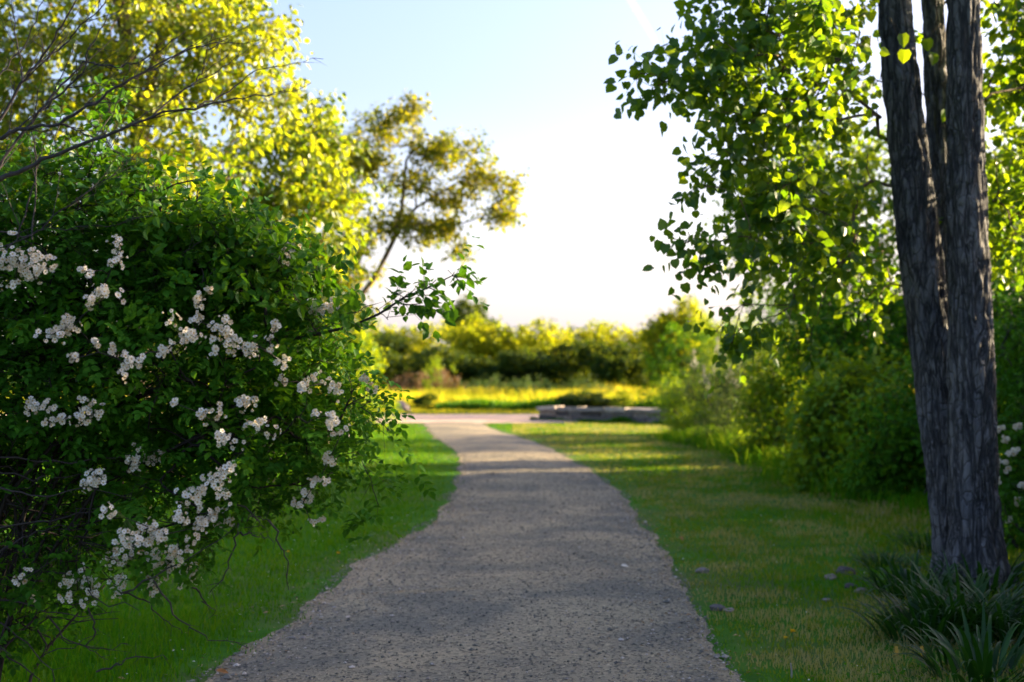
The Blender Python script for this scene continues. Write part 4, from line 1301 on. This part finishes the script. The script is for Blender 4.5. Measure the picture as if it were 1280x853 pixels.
def flower_cluster(c, R, rng, towards, parent, name="flower_cluster", fsize=0.0108, nmin=7):
    """a panicle of small five-petalled roses"""
    petals, cen = Geo(), Geo()
    n = max(nmin, int(46 * (R / .06) ** 1.6))
    n = min(n, 60)
    nb = int(rng.integers(3, 6))               # side branches of the panicle
    bc = rng.normal(0, 1, (nb, 3)) * np.array((.50, .3, .45)) * R
    bi = rng.integers(0, nb, n)
    d = norm(rng.normal(size=(n, 3)) + towards * 0.7 + np.array((0, 0, .35)))
    rad = R * .58 * rng.uniform(.2, 1.0, n) ** .7
    pos = c + bc[bi] + d * rad[:, None]
    nd = norm(d * .8 + towards * .7 + rng.normal(0, .35, (n, 3)))
    ref = norm(np.cross(nd, rng.normal(size=(n, 3))))
    bit = np.cross(nd, ref)
    fs = fsize * rng.uniform(.7, 1.2, n)
    openf = rng.random(n) < .78
    T_PET = (np.array([(0, .10, 0), (.36, .55, .10), (.30, .95, .05), (0, .86, .02), (-.30, .95, .05), (-.36, .55, .10)]), [np.array([(0, 1, 2, 3), (0, 3, 4, 5)])])
    ph = rng.uniform(0, 6.28, n)
    tn = rng.uniform(.2, 1, n) * rng.uniform(.55, 1.0) + .0
    for k in range(5):
        a_ = ph + k * 2 * math.pi / 5
        ax = np.cos(a_)[:, None] * ref + np.sin(a_)[:, None] * bit
        ax = norm(ax + nd * np.where(openf, .22, 1.6)[:, None])
        put_leaves(petals, T_PET, pos, ax, nd, fs, tn)
    oc = octa * .30
    V = pos[:, None] + nd[:, None] * (fs * .15)[:, None, None] + oc[None] * fs[:, None, None]
    cen.add(V.reshape(-1, 3), [(octf[None] + (np.arange(n) * 6)[:, None, None]).reshape(-1, 3)], 1.0)
    stalk = c - towards * R * .3
    segs3(petals, np.repeat(stalk[None], n, 0), pos - nd * (fs * .1)[:, None], .0009, 0.0)
    segs3(cen, np.repeat(stalk[None], n, 0), pos - nd * (fs * .1)[:, None], .0008, 0.0)
    o = petals.build(name, M['bloom'], parent)
    s_ = cen.mesh("stamen", M['stamen'], False, parent.location)
    so = bpy.data.objects.new("stamen", s_)
    COL.objects.link(so)
    so.parent = o
    return o
for (pa, pb, pr), c in zip(FL_PX, fc):
    flower_cluster(c, 1.15 * pr * c[1] / F_PX, rng, norm(np.array((0, 0, CAM_H)) - c), rose)

# white blooms on the bush right of the trunk
for (pa, pb) in [(1249, 537), (1257, 548), (1271, 536), (1276, 607), (1273, 627), (1246, 578), (1266, 566), (1262, 650), (1245, 600), (1258, 585)]:
    c = P(pa, pb, 11.75 + .2 * rng.random())
    flower_cluster(c, .032, rng, np.array((0, -1.0, 0.2)), hr, fsize=.022, nmin=4)

# ---- leafy shrub growing through the top of the rose bush
shb = np.array((-2.35, 6.0, 0))
sprig = [P(*q) for q in [(395, 418, 5.2), (440, 408, 5.1), (475, 392, 5.05), (505, 372, 5.0), (535, 360, 5.0), (565, 345, 5.0)]]
SE = np.array([P(*q) for q in [(430, 395, 5.05), (455, 412, 5.05), (470, 385, 5.05), (485, 400, 5.0), (500, 380, 5.0), (515, 365, 5.0), (525, 380, 5.0), (545, 350, 5.0), (552, 368, 5.0), (568, 340, 5.0), (575, 352, 5.0), (490, 365, 5.0), (445, 390, 5.05), (415, 405, 5.1)]])
plant("leafy_shrub", "leafy green shrub whose sprig reaches over the path above the roses", "shrub", shb,
      [lobe(190, 265, 5.45, 120, 50, .35), lobe(290, 310, 5.4, 75, 45, .3), lobe(370, 400, 5.3, 45, 45, .25), lobe(90, 255, 5.5, 90, 70, .35), lobe(345, 345, 5.35, 55, 50, .25), lobe(250, 330, 5.3, 90, 50, .25), lobe(120, 150, 5.5, 60, 25, .2, .25), lobe(-60, 280, 5.6, 100, 90, .4), lobe(40, 330, 5.4, 80, 50, .25, .6)],
      430, dict(tmpl=T_OVATE, size=0.048, twigs=2, per=8, len=0.20, tint=0.6, droop=0.2, tumble=0.5, twig_r=.0014, petiole=.1, rise=.45), M['shrub_leaf'], M['cane'], 602,
      trunks=[[(shb + np.array((0, 0, -.05)), .014), (shb + np.array((.05, -.1, .7)), .012), (shb + np.array((.45, -.25, 1.3)), .010), (P(330, 430, 5.3), .008)] + [(q, .006 - .0008 * i) for i, q in enumerate(sprig)],
              [(shb + np.array((-.1, 0, -.05)), .014), (shb + np.array((-.1, -.1, .9)), .012), (P(200, 330, 5.5), .009), (P(200, 240, 5.45), .006)],
              [(shb + np.array((-.2, 0, -.05)), .014), (P(60, 500, 5.7), .012), (P(60, 330, 5.6), .009), (P(90, 240, 5.5), .006)]],
      crown_name="foliage", trunk_name="stem", attach_min=1.2, step=.12, tip=.0016, rcap=.012, extra=SE)

# ---- bare dead shrub, upper left
rng = np.random.default_rng(611)
db = np.array((-2.5, 5.0, 0))
bare = thing("bare_shrub", "dead leafless shrub with dark thorny branches over the rose bush", "dead shrub", db)
g = Geo()
BARE = [
    ([(-60, 232), (0, 225), (39, 208), (92, 185), (148, 165), (192, 144), (246, 134), (299, 123), (357, 113)], .0125, .0022, 4.85),
    ([(192, 144), (211, 125), (243, 104), (252, 90), (259, 65), (275, 53), (313, 53)], .005, .0015, 4.86),
    ([(246, 134), (278, 120), (317, 90), (349, 81)], .0045, .0014, 4.86),
    ([(243, 104), (282, 84), (300, 64)], .003, .0012, 4.87),
    ([(-60, 185), (0, 172), (21, 162), (74, 155), (116, 130), (151, 106), (197, 80), (240, 62), (285, 48)], .011, .0020, 4.95),
    ([(77, 155), (105, 168), (137, 180), (160, 200)], .004, .0014, 4.95),
    ([(151, 106), (175, 95), (218, 72), (262, 42)], .0045, .0014, 4.97),
    ([(-50, 195), (0, 151), (28, 102), (53, 70), (75, 39), (100, -10)], .009, .003, 5.05),
    ([(33, 92), (60, 70), (81, 56), (105, 30), (130, 6), (140, -20)], .005, .002, 5.05),
    ([(-30, 260), (10, 190), (50, 140), (84, 110), (102, 92), (112, 60), (134, 21)], .008, .0025, 5.0),
    ([(50, 140), (75, 110), (105, 79), (141, 83), (170, 78), (197, 67), (230, 40)], .006, .0016, 5.02),
    ([(28, 102), (24, 70), (14, 5)], .004, .002, 5.06), ([(-20, 120), (6, 85), (30, 60), (55, 0)], .004, .002, 5.1),
    ([(40, 300), (45, 200), (40, 150)], .004, .002, 4.95), ([(-20, 290), (40, 295), (80, 260), (130, 225), (170, 190)], .005, .0015, 5.0),
    ([(0, 310), (60, 285), (120, 285), (190, 270)], .004, .0015, 5.0), ([(-30, 345), (20, 300), (45, 225), (52, 180)], .006, .002, 4.98),
    ([(105, 130), (150, 128), (190, 140)], .003, .0013, 4.95), ([(84, 110), (120, 105), (160, 110), (200, 112)], .003, .0012, 5.0),
]
for ln, r0, r1, dep in BARE:
    pts = np.array([P(p[0], p[1], dep + 0.05 * math.sin(i * .9)) for i, p in enumerate(ln)])
    n = len(pts) * 4
    t = np.linspace(0, len(pts) - 1, n)
    q = np.stack([np.interp(t, np.arange(len(pts)), pts[:, k]) for k in range(3)], -1)
    q[1:-1] += rng.normal(0, .0035, (n - 2, 3))
    rr = np.linspace(r0, r1, n) * 0.8
    tube(g, q, rr, 6)
    for k in range(3, n):
        u = k / n
        if rng.random() < .33:              # side twigs
            fw = norm(q[k] - q[k - 1])
            dirv = norm(fw * .8 + rng.normal(0, .55, 3) + np.array((.1, 0, .25)))
            L = rng.uniform(.06, .22)
            m = 6
            tw = q[k] + dirv[None] * (np.linspace(0, 1, m) * L)[:, None] + rng.normal(0, .004, (m, 3)) * np.linspace(0, 1, m)[:, None]
            tube(g, tw, np.linspace(min(rr[k] * .6, .0028), .0008, m), 4)
            for s in range(2, m):
                if rng.random() < .7:
                    e = tw[s] + norm(dirv * .5 + rng.normal(0, .7, 3)) * rng.uniform(.012, .07)
                    segs3(g, tw[s:s + 1], e[None], .0011)
        if rng.random() < .6:               # thorns
            e = q[k] + norm(rng.normal(size=3)) * rng.uniform(.008, .018)
            segs3(g, q[k:k + 1], e[None], .0016)
for k in range(5):                          # its stems, down to the ground
    top = P(*[(-60, 232), (-60, 185), (-50, 195), (-30, 260), (-30, 345)][k], 4.95)
    p0 = db + np.array((rng.normal(0, .12), rng.normal(0, .12), -.03))
    mid = .5 * (p0 + top) + np.array((-.12, 0.05, .1))
    q = np.array([(1 - u) ** 2 * p0 + 2 * u * (1 - u) * mid + u * u * top for u in np.linspace(0, 1, 14)])
    tube(g, q, np.linspace(.022, .010, 14), 7)
g.build("branch", M['dead_wood'], bare, smooth=True)

# ------------------------------------------------------------------ foot of the poplar: strap-leaved clump
def strap_plant(name, label, cat, base, n, L, W, spread, seed, mat='strap', tint=0.4, group=None):
    rng = np.random.default_rng(seed)
    root = thing(name, label, cat, base, group)
    g = Geo()
    seg = 7
    for k in range(n):
        a = rng.uniform(0, 6.28)
        h = np.array((math.cos(a), math.sin(a), 0))
        p = np.asarray(base) + h * spread * rng.random() ** .5 + np.array((0, 0, -.01))
        ln, wd = L * rng.uniform(.5, 1.1), W * rng.uniform(.6, 1.15)
        el = rng.uniform(.75, 1.45)
        side = np.array((-math.sin(a), math.cos(a), 0))
        curl = rng.uniform(.10, .30)
        V = []
        for s in range(seg + 1):
            u = s / seg
            w = wd * (0.55 + 1.0 * u if u < .35 else (1 - u) ** .8 * 1.22) * .5
            V += [p - side * w, p - np.array((0, 0, w * .35)), p + side * w]
            p = p + (h * math.cos(el) + np.array((0, 0, math.sin(el)))) * ln / seg
            el -= curl * (0.5 + u * 1.4)
        F = []
        for s in range(seg):
            F += [(3 * s, 3 * s + 1, 3 * s + 4, 3 * s + 3), (3 * s + 1, 3 * s + 2, 3 * s + 5, 3 * s + 4)]
        V = np.array(V)
        V[:, 2] = np.maximum(V[:, 2], .004)
        g.add(V, [np.array(F)], float(np.clip(tint + rng.normal(0, .22), 0, 1)))
    g.build("leaf", M[mat], root, smooth=True)
    return root
for i, (px, py, n, L, lab) in enumerate([(1205, 790, 170, .52, "dark strap leaved clump at the foot of the poplar"),
                                         (1262, 800, 120, .50, "dark strap leaved clump in the lower right corner"),
                                         (1158, 800, 130, .46, "strap leaved clump spilling left of the trunk foot"),
                                         (1140, 745, 110, .40, "strap leaved clump just left of the trunk base"),
                                         (1235, 740, 80, .42, "strap leaved clump close against the trunk's right side"),
                                         (1230, 850, 90, .42, "strap leaved clump at the bottom edge below the trunk")]):
    b_ = G(px, py)
    r_ = strap_plant("strap_plant", lab, "plant", (b_[0], b_[1], 0), n, L, .036, .28, 700 + i, group="strap leaved plants around the poplar")
    if i == 2:
        for a_, s_ in ((1120, 0.0), (1152, .6)):
            gw = Geo()
            p0 = P(a_, 808, b_[1] - .42); p1 = P(a_ - 5, 838, b_[1] - .5)
            side = np.array((.014, 0, .004))
            mid = .5 * (p0 + p1) + np.array((.012, -.02, .02))
            gw.add([p0 - side * .5, p0 + side * .5, mid + side, mid - side, p1], [np.array([(0, 1, 2, 3)]), np.array([(3, 2, 4)])])
            gw.build("withered_leaf", M['withered'], r_)
b_ = G(1105, 708)
strap_plant("grass_tuft", "dense dark grass tuft on the lawn left of the trunk", "grass tuft", (b_[0], b_[1], 0), 190, .24, .010, .22, 720)
b_ = G(1165, 690)
strap_plant("grass_tuft", "tall grass tuft against the trunk's left side", "grass tuft", (b_[0], b_[1], 0), 220, .34, .010, .28, 721)

# ------------------------------------------------------------------ small things on the lawns
rng = np.random.default_rng(800)
for (px, py, wpx, tn, lab) in [(1057, 717, 22, .05, "dark stone on the right lawn, largest of the group"), (1038, 724, 15, .75, "pale stone just left of the dark one on the lawn"),
                               (1063, 735, 13, .1, "small dark stone below the largest one"), (1076, 741, 15, .7, "flat pale stone below and right of the dark one"),
                               (878, 716, 15, .5, "flat grey stone in the grass beside the path's right edge"), (912, 765, 12, .8, "pale stone in the bare patch beside the path"),
                               (897, 763, 17, .15, "dark flat stone in the bare patch beside the path"), (1034, 752, 10, .5, "small grey stone among the grass right of the dandelions")]:
    c = G(px, py)
    g = Geo()
    s_ = wpx * c[1] / F_PX
    rock(g, np.array((c[0], c[1], s_ * .14)), (s_ * 1.15, s_ * .9, s_ * .55), rng, tn)
    tag(g.build("stone", stone_m, smooth=False), lab, "stone", "stones on the right lawn")
yel = plain_mat("dandelion yellow", (0.75, 0.46, 0.01), .7, .15, 60)
for (px, py, r_, lab) in [(991, 790, .022, "yellow dandelion on the right lawn, the upper one of two"), (982, 798, .016, "smaller yellow dandelion just left of the other"), (423, 692, .022, "yellow dandelion on the left lawn near the path"), (360, 690, .016, "small yellow dandelion under the rose bush's hanging twig")]:
    c = G(px, py, .05)
    root = thing("dandelion", lab, "flower", (c[0], c[1], 0), "dandelions in the lawn")
    g = Geo()
    n = 46
    th = rng.uniform(0, 6.28, n)
    ax = np.stack([np.cos(th), np.sin(th), rng.uniform(.15, 1.6, n)], -1)
    put_leaves(g, T_LANCE, np.repeat(c[None], n, 0), ax, np.array((0, 0, 1.0)) + rng.normal(0, .2, (n, 3)), np.full(n, r_), rng.random(n))
    g.build("flower_head", yel, root)
    g = Geo()
    tube(g, [(c[0], c[1], -.01), (c[0], c[1], .03), c], [.002, .002, .002], 5)
    g.build("stem", M['green_cane'], root)
g = Geo()
c = G(989, 848)
tube(g, [(c[0], c[1], -.02), (c[0] + .003, c[1], .03), (c[0] - .002, c[1], .075)], [.006, .005, .004], 6)
tag(g.build("stick", plain_mat("pale stick", (.3, .26, .22), .8)), "short pale stick standing in the grass at the bottom edge", "stick")
brown = plain_mat("brown leaf", (.30, .13, .035), .7, .3, 60)
for (px, py, lab) in [(850, 671, "orange fallen leaf on the grass at the path's right edge"), (270, 838, "brown fallen leaf at the lower left edge of the path"), (776, 707, "pale fallen leaf lying on the gravel path")]:
    c = G(px, py, .025)
    g = Geo()
    put_leaves(g, T_OVATE, c[None], rng.normal(size=(1, 3)) * np.array((1, .5, .1)), np.array([(0, -.3, 1.0)]), np.array([.07]), np.array([.5]))
    tag(g.build("fallen_leaf", brown if px != 776 else M['bloom']), lab, "leaf")

# faint contrail, high and far
cm_, nt, b = new_mat("thin vapour")
tr = nt.nodes.new("ShaderNodeBsdfTransparent"); df = nt.nodes.new("ShaderNodeBsdfDiffuse"); df.inputs[0].default_value = (.9, .9, .9, 1)
mx = nt.nodes.new("ShaderNodeMixShader"); mx.inputs[0].default_value = .011
tl = nt.nodes.new("ShaderNodeBsdfTranslucent"); tl.inputs[0].default_value = (.9, .9, .9, 1)
ad = nt.nodes.new("ShaderNodeAddShader"); nt.links.new(df.outputs[0], ad.inputs[0]); nt.links.new(tl.outputs[0], ad.inputs[1])
nt.links.new(tr.outputs[0], mx.inputs[1]); nt.links.new(ad.outputs[0], mx.inputs[2])
nt.links.new(mx.outputs[0], nt.nodes["Material Output"].inputs["Surface"])
g = Geo()
for w_ in (4.5, 8.0, 12.0):
    pts = np.array([P(a_, b_, 5000) for a_, b_ in [(770, -30), (783, -8), (797, 14), (808, 32), (818, 50), (824, 64)]])
    tube(g, pts, np.array([1, 1, 1, .9, .6, .1]) * w_, 10)
tag(g.build("contrail", cm_, smooth=True), "faint white contrail high in the pale sky", "contrail")
